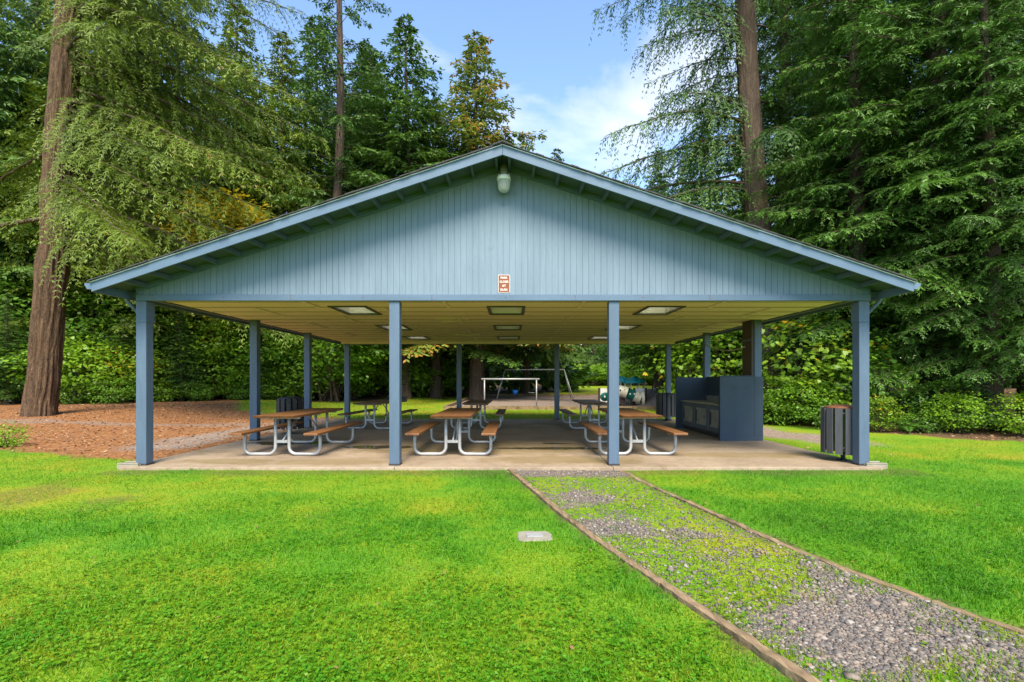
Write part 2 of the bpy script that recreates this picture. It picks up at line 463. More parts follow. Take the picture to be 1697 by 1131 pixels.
def zones(X, Y):
    w = fbm(X * 0.55 + 40, Y * 0.55, 1.0, 4) - 0.5
    w2 = fbm(X * 1.9, Y * 1.9, 5.0, 3) - 0.5
    # needle / bark-chip litter
    mul = sstep(-0.25, 0.45, Y - left_lawn_edge(X) + w * 1.2 + w2 * 0.7) * sstep(-5.3, -6.0, X + w2 * 0.3)
    mul = mul * (1 - sstep(-2.0, 1.5, Y - np.interp(X, [-30, -17, -12, -8.5, -6, -4], [60, 30, 21, 18.2, 17.6, 17.4]) + w * 3))
    wood = np.maximum(sstep(-0.2, 0.7, Y - right_wood_edge(X) + w * 1.2 + w2 * 0.6) * np.where(Y > 19, sstep(-0.5, 0.5, X - 0.37 * Y), 1.0),
                      sstep(0, 1.5, Y - np.interp(X, [-60, -26, -12, -8, -4.7, -3.4, 4.6, 5.4, 60], [22, 24, 28, 32, 42, 47, 50, 71, 73]) + w * 2))
    # gravel: drive left of the shelter, strip on its right, playground
    dr = sstep(1.25, 0.2, np.abs(X + 7.6 - 0.05 * (Y - 12) + w * 2.4)) * sstep(9.0, 10.5, Y) * sstep(20, 16, Y)
    dr = np.maximum(dr, sstep(0.9, 0.2, np.abs(Y - 15.2 - 0.10 * (X + 11) + w * 1.6)) * sstep(-7, -8, X) * sstep(-20, -16, X) * 0.55)
    rs = sstep(1.2, 0.3, np.abs(X - 7.3 + 0.06 * (Y - 12) + w * 1.8)) * sstep(9.6, 11.5, Y) * sstep(21, 17, Y) * 0.9
    pg = ((X > -3.25) & (X < 13) & (Y > 23.6) & (Y < 44)).astype(float)
    gr = np.maximum(np.maximum(dr, rs), pg)
    # dry / yellow grass
    dry = sstep(0.47, 0.62, fbm(X * 0.42 + 8, Y * 0.42 + 2, 2.0, 4) + 0.05 * w2)
    dry = np.maximum(dry * 0.6, 0.95 * sstep(15.5, 18, Y) * (0.75 + 0.6 * np.clip(w + 0.2, 0, 1)))  # dry field grass, yellowed further to paint in brightness behind the shelter
    dry = np.maximum(dry, 0.85 * sstep(-5.0, -8.5, X + w * 3) * sstep(2.5, 1.2, np.abs(Y - 6.9 + 0.25 * (X + 8))) * 0.9)
    dry = np.maximum(dry, 0.8 * sstep(8.2, 8.9, Y) * sstep(5.5, 6.3, X) * sstep(14, 9.5, X) * (0.5 + 0.9 * np.clip(w + .3, 0, 1)))
    bp = np.exp(-((X + 5.9) / 2.3) ** 2 - ((Y - 5.9 + 0.1 * (X + 6)) / 0.75) ** 2)
    dry = np.maximum(dry, np.clip(1.3 * bp + 0.8 * w, 0, 0.95) * (bp > 0.12))
    dry = np.maximum(dry, 0.65 * in_path(X, Y))
    edge = sstep(0.55, 0.05, np.abs(Y - 7.45) + w2 * 0.5) * (np.abs(X) < 6.4) * 0.55
    edge = np.maximum(edge, 0.7 * sstep(0.22, 0.02, np.minimum(np.abs(X - path_l(Y)), np.abs(X - path_r(Y))) + w2 * 0.12) * (Y < 7.6))
    edge = np.maximum(edge, np.clip(bp * 0.65 + 1.6 * w2 - 0.22, 0, 0.5))
    soil_shade = np.clip(np.maximum(edge, wood * 0.95), 0, 1)  # bare soil; shade on the wood floor is painted in with the same tone
    pa = in_path(X, Y) * path_gravel(X, Y)
    return np.stack([np.clip(np.maximum(mul, wood), 0, 1), np.clip(np.maximum(gr, pa), 0, 1), np.clip(dry, 0, 1), soil_shade], -1), wood

xs = np.concatenate([[-320, -220, -150, -110, -80, -60, -48, -40, -34, -30], np.arange(-26, 26.01, 0.17), [30, 34, 40, 48, 60, 80, 110, 150, 220, 320]])
ys = np.concatenate([[-80, -40, -20, -10, -6, -3], np.arange(-1, 28.01, 0.15), np.arange(28.6, 76, 0.7), [80, 90, 110, 150, 220, 420]])
GX, GY = np.meshgrid(xs, ys)
zc, _ = zones(GX.ravel(), GY.ravel())
GV = np.stack([GX.ravel(), GY.ravel(), gz(GX.ravel(), GY.ravel())], -1)
nx, ny = len(xs), len(ys)
ii = (np.arange(ny - 1)[:, None] * nx + np.arange(nx - 1)[None, :]).ravel()
GF = np.stack([ii, ii + 1, ii + nx + 1, ii + nx], -1)

GRASS_STOPS = [(0.18, (0.022, 0.105, 0.003)), (0.42, (0.068, 0.240, 0.006)), (0.60, (0.165, 0.295, 0.008)), (0.78, (0.315, 0.295, 0.016)), (0.95, (0.36, 0.24, 0.04))]
def grass_color(nt, attr_fac=None, zone_b=None):
    pos = vec_of(nt, 'Position')
    a = noise(nt, pos, 0.75, 4, 0.6, 0.4)
    b = noise(nt, pos, 5.5, 4, 0.6)
    f = math_n(nt, 'ADD', math_n(nt, 'MULTIPLY', a, 0.62), math_n(nt, 'MULTIPLY', b, 0.26))
    f = math_n(nt, 'SUBTRACT', f, 0.065)
    if attr_fac is not None:
        f = math_n(nt, 'ADD', f, math_n(nt, 'MULTIPLY', attr_fac, 0.42))
    return ramp(nt, f, GRASS_STOPS)

def ground_material():
    m, nt, p, out = new_mat('ground_surface')
    at = nt.nodes.new('ShaderNodeAttribute'); at.attribute_name = 'zone'
    sep = nt.nodes.new('ShaderNodeSeparateColor'); nt.links.new(at.outputs['Color'], sep.inputs[0])
    zr, zg, zb = sep.outputs[0], sep.outputs[1], sep.outputs[2]
    za = at.outputs['Alpha']
    pos = vec_of(nt, 'Position')
    hf = noise(nt, pos, 26, 4, 0.7)
    mf = noise(nt, pos, 3.2, 4, 0.6)
    g = grass_color(nt, math_n(nt, 'ADD', math_n(nt, 'MULTIPLY', zb, 0.75), math_n(nt, 'MULTIPLY', hf, 0.25)))
    g = mixc(nt, 0.35, g, ramp(nt, hf, [(0.35, (0.018, 0.045, 0.006)), (0.65, (0.13, 0.20, 0.02))]))
    # litter
    vo = nt.nodes.new('ShaderNodeTexVoronoi'); vo.inputs['Scale'].default_value = 16
    nt.links.new(pos, vo.inputs['Vector'])
    sv = nt.nodes.new('ShaderNodeSeparateColor'); nt.links.new(vo.outputs['Color'], sv.inputs[0])
    lit = ramp(nt, math_n(nt, 'ADD', math_n(nt, 'MULTIPLY', sv.outputs[0], 0.5), math_n(nt, 'MULTIPLY', mf, 0.5)),
               [(0.15, (0.11, 0.045, 0.016)), (0.45, (0.26, 0.105, 0.034)), (0.65, (0.33, 0.150, 0.052)), (0.9, (0.36, 0.21, 0.10))])
    lit = mixc(nt, 0.4, lit, ramp(nt, hf, [(0.3, (0.04, 0.02, 0.01)), (0.7, (0.34, 0.17, 0.08))]))
    # gravel
    vg = nt.nodes.new('ShaderNodeTexVoronoi'); vg.inputs['Scale'].default_value = 38
    nt.links.new(pos, vg.inputs['Vector'])
    sg = nt.nodes.new('ShaderNodeSeparateColor'); nt.links.new(vg.outputs['Color'], sg.inputs[0])
    gra = ramp(nt, sg.outputs[0], [(0.1, (0.10, 0.085, 0.075)), (0.5, (0.23, 0.19, 0.165)), (0.9, (0.36, 0.30, 0.26))])
    gra = mixc(nt, math_n(nt, 'MULTIPLY', mf, 0.8), gra, (0.20, 0.135, 0.09))
    soil_shade = ramp(nt, hf, [(0.3, (0.035, 0.025, 0.015)), (0.7, (0.12, 0.085, 0.045))])
    def thr(z, lo=-0.22, hi=0.22):
        s = math_n(nt, 'ADD', math_n(nt, 'SUBTRACT', z, 0.5), math_n(nt, 'MULTIPLY', math_n(nt, 'SUBTRACT', hf, 0.5), 1.3))
        mr = nt.nodes.new('ShaderNodeMapRange')
        mr.inputs['From Min'].default_value = lo; mr.inputs['From Max'].default_value = hi
        nt.links.new(s, mr.inputs['Value'])
        return mr.outputs['Result']
    c = mixc(nt, thr(zr), g, lit)
    c = mixc(nt, math_n(nt, 'MULTIPLY', thr(za), 0.85), c, soil_shade)
    c = mixc(nt, thr(zg), c, gra)
    nt.links.new(c, p.inputs['Base Color'])
    p.inputs['Roughness'].default_value = 0.95
    p.inputs['Specular IOR Level'].default_value = 0.15
    hh = math_n(nt, 'ADD', math_n(nt, 'MULTIPLY', hf, 0.6), math_n(nt, 'MULTIPLY', vg.outputs['Distance'], -0.4))
    nt.links.new(bump(nt, hh, 0.8, 0.03), p.inputs['Normal'])
    return m
M['ground'] = ground_material()
ground = link('ground', np_mesh('ground', GV, GF, M['ground'], True, None, zc))
tag(ground, kind='structure')

# ------------------------------------------------------------------ concrete slab
def concrete_material():
    m, nt, p, out = new_mat('concrete')
    pos = vec_of(nt, 'Position')
    a = noise(nt, pos, 0.8, 5, 0.6, 0.6)
    b = noise(nt, pos, 9, 5, 0.65)
    f = math_n(nt, 'ADD', math_n(nt, 'MULTIPLY', a, 0.6), math_n(nt, 'MULTIPLY', b, 0.4))
    col = ramp(nt, f, [(0.30, (0.15, 0.108, 0.070)), (0.5, (0.27, 0.205, 0.142)), (0.70, (0.37, 0.295, 0.212))])
    st = noise(nt, vec_of(nt, 'Position', (0.45, 1.1, 1)), 1.3, 5, 0.6, 0.5)
    sm = nt.nodes.new('ShaderNodeMapRange'); sm.inputs['From Min'].default_value = 0.56; sm.inputs['From Max'].default_value = 0.68
    nt.links.new(st, sm.inputs['Value'])
    col = mixc(nt, math_n(nt, 'MULTIPLY', sm.outputs['Result'], 0.65), col, (0.15, 0.115, 0.05))
    def patch(cx, cy, rx, ry, wob, lo, hi):
        mp = nt.nodes.new('ShaderNodeMapping')
        mp.inputs['Location'].default_value = (-cx / rx, -cy / ry, 0); mp.inputs['Scale'].default_value = (1 / rx, 1 / ry, 0)
        g = nt.nodes.new('ShaderNodeNewGeometry'); nt.links.new(g.outputs['Position'], mp.inputs['Vector'])
        ln = nt.nodes.new('ShaderNodeVectorMath'); ln.operation = 'LENGTH'; nt.links.new(mp.outputs['Vector'], ln.inputs[0])
        d = math_n(nt, 'ADD', ln.outputs['Value'], math_n(nt, 'MULTIPLY', math_n(nt, 'SUBTRACT', b2, 0.5), wob))
        r_ = nt.nodes.new('ShaderNodeMapRange'); r_.inputs['From Min'].default_value = hi; r_.inputs['From Max'].default_value = lo
        nt.links.new(d, r_.inputs['Value'])
        return r_.outputs['Result']
    b2 = noise(nt, pos, 2.6, 5, 0.6, 0.4)
    # moss-stained areas near the open front
    for q in ((0.9, 8.35, 1.5, 0.42), (-3.1, 8.1, 1.1, 0.3), (-4.8, 8.2, 0.8, 0.25), (4.3, 8.9, 1.6, 0.3), (-0.4, 9.9, 2.6, 1.0)):
        m_ = patch(*q, 1.6, 0.75, 1.2)
        col = mixc(nt, math_n(nt, 'MULTIPLY', m_, 0.55), col, (0.16, 0.115, 0.035))
    # rain water standing in the low spots of the slab
    wet = None
    for q in ((-2.75, 9.95, 0.75, 0.28), (0.95, 9.75, 1.35, 0.17), (-4.9, 10.6, 0.9, 0.35), (1.0, 10.5, 0.35, 0.10)):
        m_ = patch(*q, 1.3, 0.90, 1.02)
        wet = m_ if wet is None else math_n(nt, 'MAXIMUM', wet, m_)
    class wm: outputs = {'Result': wet}
    col = mixc(nt, math_n(nt, 'MULTIPLY', wet, 0.78), col, (0.045, 0.036, 0.024))
    nt.links.new(col, p.inputs['Base Color'])
    mr = nt.nodes.new('ShaderNodeMapRange'); mr.inputs['To Min'].default_value = 0.72; mr.inputs['To Max'].default_value = 0.06
    nt.links.new(wm.outputs['Result'], mr.inputs['Value'])
    nt.links.new(mr.outputs['Result'], p.inputs['Roughness'])
    bs = math_n(nt, 'MULTIPLY', b, math_n(nt, 'SUBTRACT', 1.0, wm.outputs['Result']))
    nt.links.new(bump(nt, bs, 0.35, 0.006), p.inputs['Normal'])
    return m
M['concrete'] = concrete_material()
XC = -0.14
slab = empty('concrete_slab', (0, 0, 0)); tag(slab, kind='structure')
sxs = [-6.20, -1.86, 1.60, 5.86]
sys_ = [7.62, 11.05, 14.0, 17.2]
for i in range(3):
    for j in range(3):
        mb = MB(); g = 0.004
        mb.box(sxs[i] + (g if i else 0), sxs[i + 1] - (g if i < 2 else 0), sys_[j] + (g if j else 0), sys_[j + 1] - (g if j < 2 else 0), -0.25, 0.0)
        mb.build('slab_panel', M['concrete'], slab, bevel=0.006)

# ------------------------------------------------------------------ picnic shelter
shelter = empty('picnic_shelter', (XC, 7.77, 0))
tag(shelter, 'large open blue picnic shelter with a wide gable roof on posts', 'shelter')
def sh(mb, name, mat, parent=None, bevel=0.0):
    """build a part of the shelter from world coordinates"""
    o = mb.build(name, mat, parent or shelter, bevel=bevel)
    if parent is None or parent is shelter:
        o.location = (-XC, -7.77, 0)
    return o
ZB = 2.652                      # underside of the gable walls
ZC = 2.755                      # ceiling
ZR = 4.85                       # deck underside at ridge
SL = 1 / 3.0
HW = 5.88                       # wall half width
HR = 6.11                       # roof half width
Y0, Y1 = 7.77, 17.10            # gable wall planes
YF, YB = 7.17, 17.70            # rake ends
def deck(x): return ZR - SL * abs(x - XC)

PW = 0.165
posts = []
for px_, yy in ((240, 7.855), (655.5, 7.855), (1016, 7.855), (1426.5, 7.855)):
    posts.append((ax(px_, 7.855), yy, ZB))
for x, y in ((-5.88, 11.05), (-5.92, 14.0), (-5.80, 17.0), (-1.86, 17.0), (1.58, 17.0), (5.50, 17.0), (5.64, 14.0), (5.60, 11.06)):
    posts.append((x, y, ZC if y < 16 else ZB))
for i, (x, y, zt) in enumerate(posts):
    mb = MB()
    h = PW / 2
    mb.box(x - h, x + h, y - h, y + h, 0.0, zt)
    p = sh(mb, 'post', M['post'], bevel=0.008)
    if i in (0, 3):              # clad upper end of the corner posts
        s = -1 if i == 0 else 1
        c = MB().box(x - h - 0.012 + (0.03 if s < 0 else 0), x + h + 0.012 - (0.03 if s > 0 else 0), y - h - 0.012, y + h + 0.012, ZB - 0.34, ZB - 0.003)
        c.build('post_cladding', M['post'], p, bevel=0.004)
    base = MB().box(x - h - 0.006, x + h + 0.006, y - h - 0.006, y + h + 0.006, 0.0, 0.03)
    base.build('post_shoe', M['dark_steel'], p)

# gable walls
def gable(front):
    yo = Y0 if front else Y1
    s = 1 if front else -1       # outward is -s in y
    mb = MB()
    mb.prism_y([(XC - HW, ZB + 0.01), (XC + HW, ZB + 0.01), (XC + HW, deck(XC + HW) - 0.01), (XC, ZR - 0.01), (XC - HW, deck(XC - HW) - 0.01)], yo + s * 0.001, yo + s * 0.10)
    g = sh(mb, 'gable_wall', M['siding'] if front else M['ceiling'])
    off = 0.0
    w = 0.0980
    n = int(2 * HW / w)
    x0 = XC - n * w / 2
    rng = random.Random(4)
    if front:
        for k in range(n):
            j1, j2 = (0.0055 if k % 12 == 4 else 0.0026), (0.0055 if k % 12 == 3 else 0.0026)
            a, b = x0 + k * w + j1, x0 + (k + 1) * w - j2
            if k == 0: a = XC - HW
            if k == n - 1: b = XC + HW
            d = rng.uniform(-0.0012, 0.0012)
            zt = lambda x: deck(x) - 0.06
            poly = [(a, ZB + 0.085), (b, ZB + 0.085), (b, zt(b)), (a, zt(a))]
            if a < XC < b: poly = [(a, ZB + 0.085), (b, ZB + 0.085), (b, zt(b)), (XC, zt(XC)), (a, zt(a))]
            bo = MB().prism_y(poly, yo - 0.009 + d, yo + 0.002).build('siding_board', M['siding'], g)
    # bottom band, corner boards, frieze boards under the rake
    t = MB()
    t.box(XC - HW - 0.012, XC + HW + 0.012, yo - s * 0.034, yo - s * 0.006, ZB, ZB + 0.10) if front else t.box(XC - HW, XC + HW, yo + 0.006, yo + 0.034, ZB, ZB + 0.10)
    t.build('bottom_band', M['trim'], g, bevel=0.003)
    if front:
        for k in range(11):
            xb = XC - 5.6 + k * 1.12 + rng.uniform(-0.05, 0.05)
            for zz in ((0.03, 0.075) if k % 2 == 0 else (0.055,)):
                MB().lathe([(0.0, -0.038), (0.009, -0.0375), (0.010, -0.034)], 8, (xb, yo, ZB + zz), 'y').build('nail', M['rust_lid'], g)
    if front:
        for sx in (-1, 1):
            xo = XC + sx * HW
            zt = deck(xo) - 0.13
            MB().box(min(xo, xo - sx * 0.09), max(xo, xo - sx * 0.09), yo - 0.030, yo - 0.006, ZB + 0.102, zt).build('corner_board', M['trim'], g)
            a, b = XC + sx * 0.001, XC + sx * (HW + 0.008)
            MB().prism_y([(a, deck(a) - 0.105), (b, deck(b) - 0.105), (b, deck(b) - 0.003), (a, deck(a) - 0.003)], yo - 0.033, yo - 0.006).build('frieze_board', M['trim'], g)
    return g
GF_ = gable(True)
gable(False)

# skylight shafts: rectangles cut through ceiling and roof
SKY = []
for cx in (ax(591, 9.5), XC + 0.03, ax(1090, 9.5)):
    for cy in (9.50, 12.55, 15.55):
        SKY.append((cx - 0.30, cx + 0.30, cy - 0.50, cy + 0.50))
def cut(x0, x1, y0, y1, holes, xcuts=()):
    X = sorted(set([x0, x1] + [v for h in holes for v in h[:2] if x0 < v < x1] + [v for v in xcuts if x0 < v < x1]))
    Yv = sorted(set([y0, y1] + [v for h in holes for v in h[2:] if y0 < v < y1]))
    out = []
    for i in range(len(X) - 1):
        for j in range(len(Yv) - 1):
            cx, cy = (X[i] + X[i + 1]) / 2, (Yv[j] + Yv[j + 1]) / 2
            if any(h[0] < cx < h[1] and h[2] < cy < h[3] for h in holes): continue
            out.append((X[i], X[i + 1], Yv[j], Yv[j + 1]))
    return out

# roof
def roof_sheet(x0, x1, y0, y1, zo, th):
    mb = MB()
    for a, b, c, d in cut(x0, x1, y0, y1, SKY, (XC,)):
        za, zb = deck(a) + zo, deck(b) + zo
        mb.add([(a, c, za), (b, c, zb), (b, d, zb), (a, d, za), (a, c, za + th), (b, c, zb + th), (b, d, zb + th), (a, d, za + th)],
               [(3, 2, 1, 0), (4, 5, 6, 7), (0, 1, 5, 4), (1, 2, 6, 5), (2, 3, 7, 6), (3, 0, 4, 7)])
    return mb
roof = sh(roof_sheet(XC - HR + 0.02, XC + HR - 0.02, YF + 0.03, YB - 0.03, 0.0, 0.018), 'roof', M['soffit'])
roof_sheet(XC - HR - 0.02, XC + HR + 0.02, YF - 0.03, YB + 0.03, 0.030, 0.012).build('shingle_layer', M['shingle'], roof)
# ragged shingle tabs along the front rake
rng = random.Random(3)
for sx in (-1, 1):
    mb = MB()
    x = 0.0
    while x < HR:
        w = rng.uniform(0.11, 0.15)
        a, b = XC + sx * x, XC + sx * min(x + w, HR + 0.02)
        z = rng.uniform(0.040, 0.052)
        mb.prism_y([(a, deck(a) + 0.030), (b, deck(b) + 0.030), (b, deck(b) + z), (a, deck(a) + z)], YF - 0.035 - rng.uniform(0, 0.02), YF + 0.25)
        x += w
    mb.build('shingle_edge', M['shingle'], roof)
MB().prism_y([(XC - 0.14, ZR + 0.035 - 0.14 * SL), (XC, ZR + 0.045), (XC + 0.14, ZR + 0.035 - 0.14 * SL), (XC + 0.14, ZR + 0.055 - 0.14 * SL), (XC, ZR + 0.065), (XC - 0.14, ZR + 0.055 - 0.14 * SL)], YF - 0.06, YB + 0.03).build('ridge_cap', M['shingle'], roof)
for sx in (-1, 1):
    for yf, s in ((YF, 1), (YB, -1)):
        a, b = XC + sx * 0.002, XC + sx * HR
        MB().prism_y([(a, deck(a) - 0.125), (b, deck(b) - 0.125), (b, deck(b) + 0.012), (a, deck(a) + 0.012)], yf, yf + s * 0.03).build('rake_fascia', M['trim'], roof, bevel=0.003)
        b2 = XC + sx * (HR + 0.01)
        MB().prism_y([(a, deck(a) + 0.0125), (b2, deck(b2) + 0.0125), (b2, deck(b2) + 0.027), (a, deck(a) + 0.027)], yf - s * 0.016, yf + s * 0.05).build('drip_edge', M['drip'], roof)
    # lookouts carrying the overhang
    k = 0
    x = 0.10
    while x < HR - 0.35:
        xx = XC + sx * x
        zt = deck(xx) - 0.004 - 0.02 * SL
        MB().prism_y([(xx - 0.02, zt - 0.075), (xx + 0.02, zt - 0.075), (xx + 0.02, zt), (xx - 0.02, zt)], YF + 0.032, Y0 - 0.035).build('lookout', M['lookout'], roof)
        x += 0.375
    # eave fascia + sloping barge end + gutter
    xe = XC + sx * HR
    MB().box(min(xe, xe - sx * 0.03), max(xe, xe - sx * 0.03), YF + 0.032, YB - 0.032, deck(xe) - 0.125, deck(xe) - 0.002).build('eave_fascia', M['trim'], roof)
    g = MB()
    gx0, gx1 = xe + sx * 0.004, xe + sx * 0.105
    zt = deck(xe) + 0.005
    prof = [(gx0, zt), (gx0, zt - 0.09), (gx0 + sx * 0.06, zt - 0.09), (gx1, zt - 0.03), (gx1, zt), (gx1 - sx * 0.006, zt), (gx1 - sx * 0.006, zt - 0.028), (gx0 + sx * 0.058, zt - 0.084), (gx0 + sx * 0.006, zt - 0.084), (gx0 + sx * 0.006, zt)]
    g.prism_y(prof, YF + 0.01, YB - 0.01)
    g.prism_y([(gx0, zt), (gx0, zt - 0.09), (gx0 + sx * 0.06, zt - 0.09), (gx1, zt - 0.03), (gx1, zt)], YF + 0.004, YF + 0.010)
    go = g.build('gutter', M['trim'], roof)
    # downspout: swan-neck to the corner post, then down its outer rear side
    pxp = posts[0][0] if sx < 0 else posts[3][0]
    d = MB()
    d.tube([(xe + sx * 0.05, YF + 0.72, zt - 0.085), (xe + sx * 0.04, YF + 0.74, zt - 0.16), (pxp + sx * 0.14, 8.02, zt - 0.42), (pxp + sx * 0.125, 8.04, zt - 0.52), (pxp + sx * 0.125, 8.04, 0.10), (pxp + sx * 0.16, 8.0, 0.04)], 0.032, 8)
    sh(d, 'downspout', M['lookout'])
    # rafter-tail underside of the eave: soffit boards beside the ceiling
    MB().box(min(XC + sx * 6.075, XC + sx * 5.93), max(XC + sx * 6.075, XC + sx * 5.93), Y0 + 0.1, Y1 - 0.1, ZC - 0.02, ZC + 0.06).build('side_beam', M['soffit'], roof)

# ceiling of plywood panels
CX0, CX1 = XC - 5.925, XC + 5.925
CY0, CY1 = Y0 + 0.105, Y1 - 0.105
ceil = MB()
ceil.box(CX0, CX1, CY0, CY0 + 0.02, ZC - 0.014, ZC + 0.012).box(CX0, CX1, CY1 - 0.02, CY1, ZC - 0.014, ZC + 0.012)
ceiling = sh(ceil, 'ceiling', M['ceiling'])
rows = 15
rh = (CY1 - CY0) / rows
rng = random.Random(9)
for r in range(rows):
    off = 0 if (r // 2) % 2 == 0 else 1.22
    xcur = CX0
    x = CX0 + (off if off else 2.44)
    edges = [CX0]
    while x < CX1 - 0.3:
        edges.append(x); x += 2.44
    edges.append(CX1)
    for i in range(len(edges) - 1):
        mb = MB()
        dz = rng.uniform(-0.002, 0.002)
        for a, b, c, d in cut(edges[i] + 0.003, edges[i + 1] - 0.003, CY0 + r * rh + 0.006, CY0 + (r + 1) * rh - 0.006, SKY):
            mb.box(a, b, c, d, ZC + dz, ZC + 0.012)
        mb.build('ceiling_panel', M['ceiling'], ceiling)
    if r % 2 == 0:
        for e in edges[1:-1]:
            if any(h[0] - 0.1 < e < h[1] + 0.1 and not (h[3] < CY0 + r * rh or h[2] > CY0 + (r + 2) * rh) for h in SKY): continue
            MB().box(e - 0.022, e + 0.022, CY0 + r * rh + 0.03, min(CY0 + (r + 2) * rh - 0.03, CY1 - 0.03), ZC - 0.024, ZC - 0.0025).build('batten', M['batten'], ceiling)
for r in range(1, rows):
    yb = CY0 + r * rh
    mb = MB()
    for a, b, c, d in cut(CX0, CX1, yb - 0.016, yb + 0.016, SKY):
        if d - c > 0.031: mb.box(a, b, c, d, ZC - 0.012, ZC + 0.004)
    if mb.v: mb.build('seam_strip', M['seam'], ceiling)
# two closed access hatches seen as framed squares
for hx, hy in ((-1.35, 11.0), (-1.35, 14.6)):
    mb = MB()
    for a, b, c, d in ((-.36, .36, -.3, -.25), (-.36, .36, .25, .3), (-.36, -.31, -.248, .248), (.31, .36, -.248, .248)):
        mb.box(hx + a, hx + b, hy + c, hy + d, ZC - 0.02, ZC - 0.003)
    mb.build('hatch_frame', M['batten'], ceiling)
m_acr, nt, p, out = new_mat('skylight_acrylic')
trn = nt.nodes.new('ShaderNodeBsdfTranslucent'); trn.inputs['Color'].default_value = (0.9, 0.9, 0.88, 1)
p.inputs['Base Color'].default_value = (0.8, 0.8, 0.78, 1); p.inputs['Roughness'].default_value = 0.3
mx = nt.nodes.new('ShaderNodeMixShader'); mx.inputs[0].default_value = 0.85
nt.links.new(p.outputs[0], mx.inputs[1]); nt.links.new(trn.outputs[0], mx.inputs[2]); nt.links.new(mx.outputs[0], out.inputs['Surface'])
for a, b, c, d in SKY:
    mb = MB()
    t = 0.012
    ztop = max(deck(a), deck(b), ZR if a < XC < b else 0)
    # walls stop just under the deck; side walls take the deck height there
    for x, s in ((a, -1), (b, 1)):
        mb.box(min(x, x + s * t), max(x, x + s * t), c, d, ZC - 0.01, deck(x) - 0.012 if s * (x - XC) > 0 else deck(x + s * t) - 0.012)
    for y, s in ((c, -1), (d, 1)):
        poly = [(a - t, ZC - 0.01), (b + t, ZC - 0.01), (b + t, deck(b + t) - 0.012)] + ([(XC, ZR - 0.012)] if a < XC < b else []) + [(a - t, deck(a - t) - 0.012)]
        mb.prism_y(poly, min(y, y + s * t), max(y, y + s * t))
    so = sh(mb, 'skylight', M['shaft'])
    fr = MB()
    fr.box(a - 0.06, b + 0.06, c - 0.06, c, ZC - 0.022, ZC - 0.004).box(a - 0.06, b + 0.06, d, d + 0.06, ZC - 0.022, ZC - 0.004)
    fr.box(a - 0.06, a, c, d, ZC - 0.0221, ZC - 0.0041).box(b, b + 0.06, c, d, ZC - 0.0221, ZC - 0.0041)
    fr.build('skylight_frame', M['dark_trim'], so)
    dm = MB()
    nseg = 6
    zs = ztop + 0.06
    vs, fs = [], []
    for i in range(nseg + 1):
        for j in range(nseg + 1):
            u, v = i / nseg * 2 - 1, j / nseg * 2 - 1
            vs.append(((a + b) / 2 + u * 0.34, (c + d) / 2 + v * 0.54, zs + 0.12 * (1 - u * u) * (1 - v * v)))
    for i in range(nseg):
        for j in range(nseg):
            q = i * (nseg + 1) + j
            fs.append((q, q + nseg + 1, q + nseg + 2, q + 1))
    dm.add(vs, fs, True)
    dm.build('skylight_dome', m_acr, so)

# tall clad column on the right side, next to the counter
cl = MB().box(5.46, 5.515, 11.0, 11.45, 1.475, ZC - 0.002)
sh(cl, 'column_panel', surf('brown_ply', (0.04, 0.028, 0.022), (0.065, 0.047, 0.038), 5.0, (3, 3, 0.4)))
sh(MB().box(5.452, 5.4595, 11.01, 11.44, 2.28, 2.32), 'column_cleat', M['post'])

# ------------------------------------------------------------------ wall lamp and sign
lx, ly = XC + 0.012, 7.60
lamp = empty('wall_lamp', (lx, ly, 4.33)); lamp.scale = (0.94, 1, 0.94); tag(lamp, 'galvanised dusk lamp with ribbed glass globe under the gable peak', 'lamp')
MB().lathe([(0.0, 0.455), (0.062, 0.45), (0.066, 0.30), (0.085, 0.272)], 24).build('lamp_housing', M['galv'], lamp)
MB().lathe([(0.085, 0.274), (0.112, 0.255), (0.116, 0.20), (0.108, 0.195)], 28).build('lamp_collar', M['white'], lamp)
gm, nt, p, out = new_mat('lamp_glass')
p.inputs['Base Color'].default_value = (0.60, 0.61, 0.58, 1); p.inputs['Roughness'].default_value = 0.18
p.inputs['Transmission Weight'].default_value = 0.45; p.inputs['IOR'].default_value = 1.3
mb = MB()
prof = [(0.106, 0.197), (0.104, 0.14), (0.092, 0.07), (0.072, 0.03), (0.05, 0.012), (0.0, 0.008)]
n = 48
vs = []
for r_, z_ in prof:
    for k in range(n):
        q = r_ * (1 + (0.03 if k % 2 else -0.03))
        vs.append((q * math.cos(2 * PI * k / n), q * math.sin(2 * PI * k / n), z_))
mb.add(vs, [(i * n + k, i * n + (k + 1) % n, (i + 1) * n + (k + 1) % n, (i + 1) * n + k) for i in range(len(prof) - 1) for k in range(n)])
mb.build('lamp_globe', gm, lamp)
MB().tube([(0, 0.02, 0.37), (0, 0.10, 0.38), (0, Y0 - ly - 0.008, 0.36)], 0.02, 8).build('lamp_arm', M['galv'], lamp)
mb = MB()
for s in (-1, 1): mb.box(s * 0.086 - 0.012, s * 0.086 + 0.012, -0.012, 0.012, 0.27, 0.312)
mb.build('lamp_clip', M['galv'], lamp)

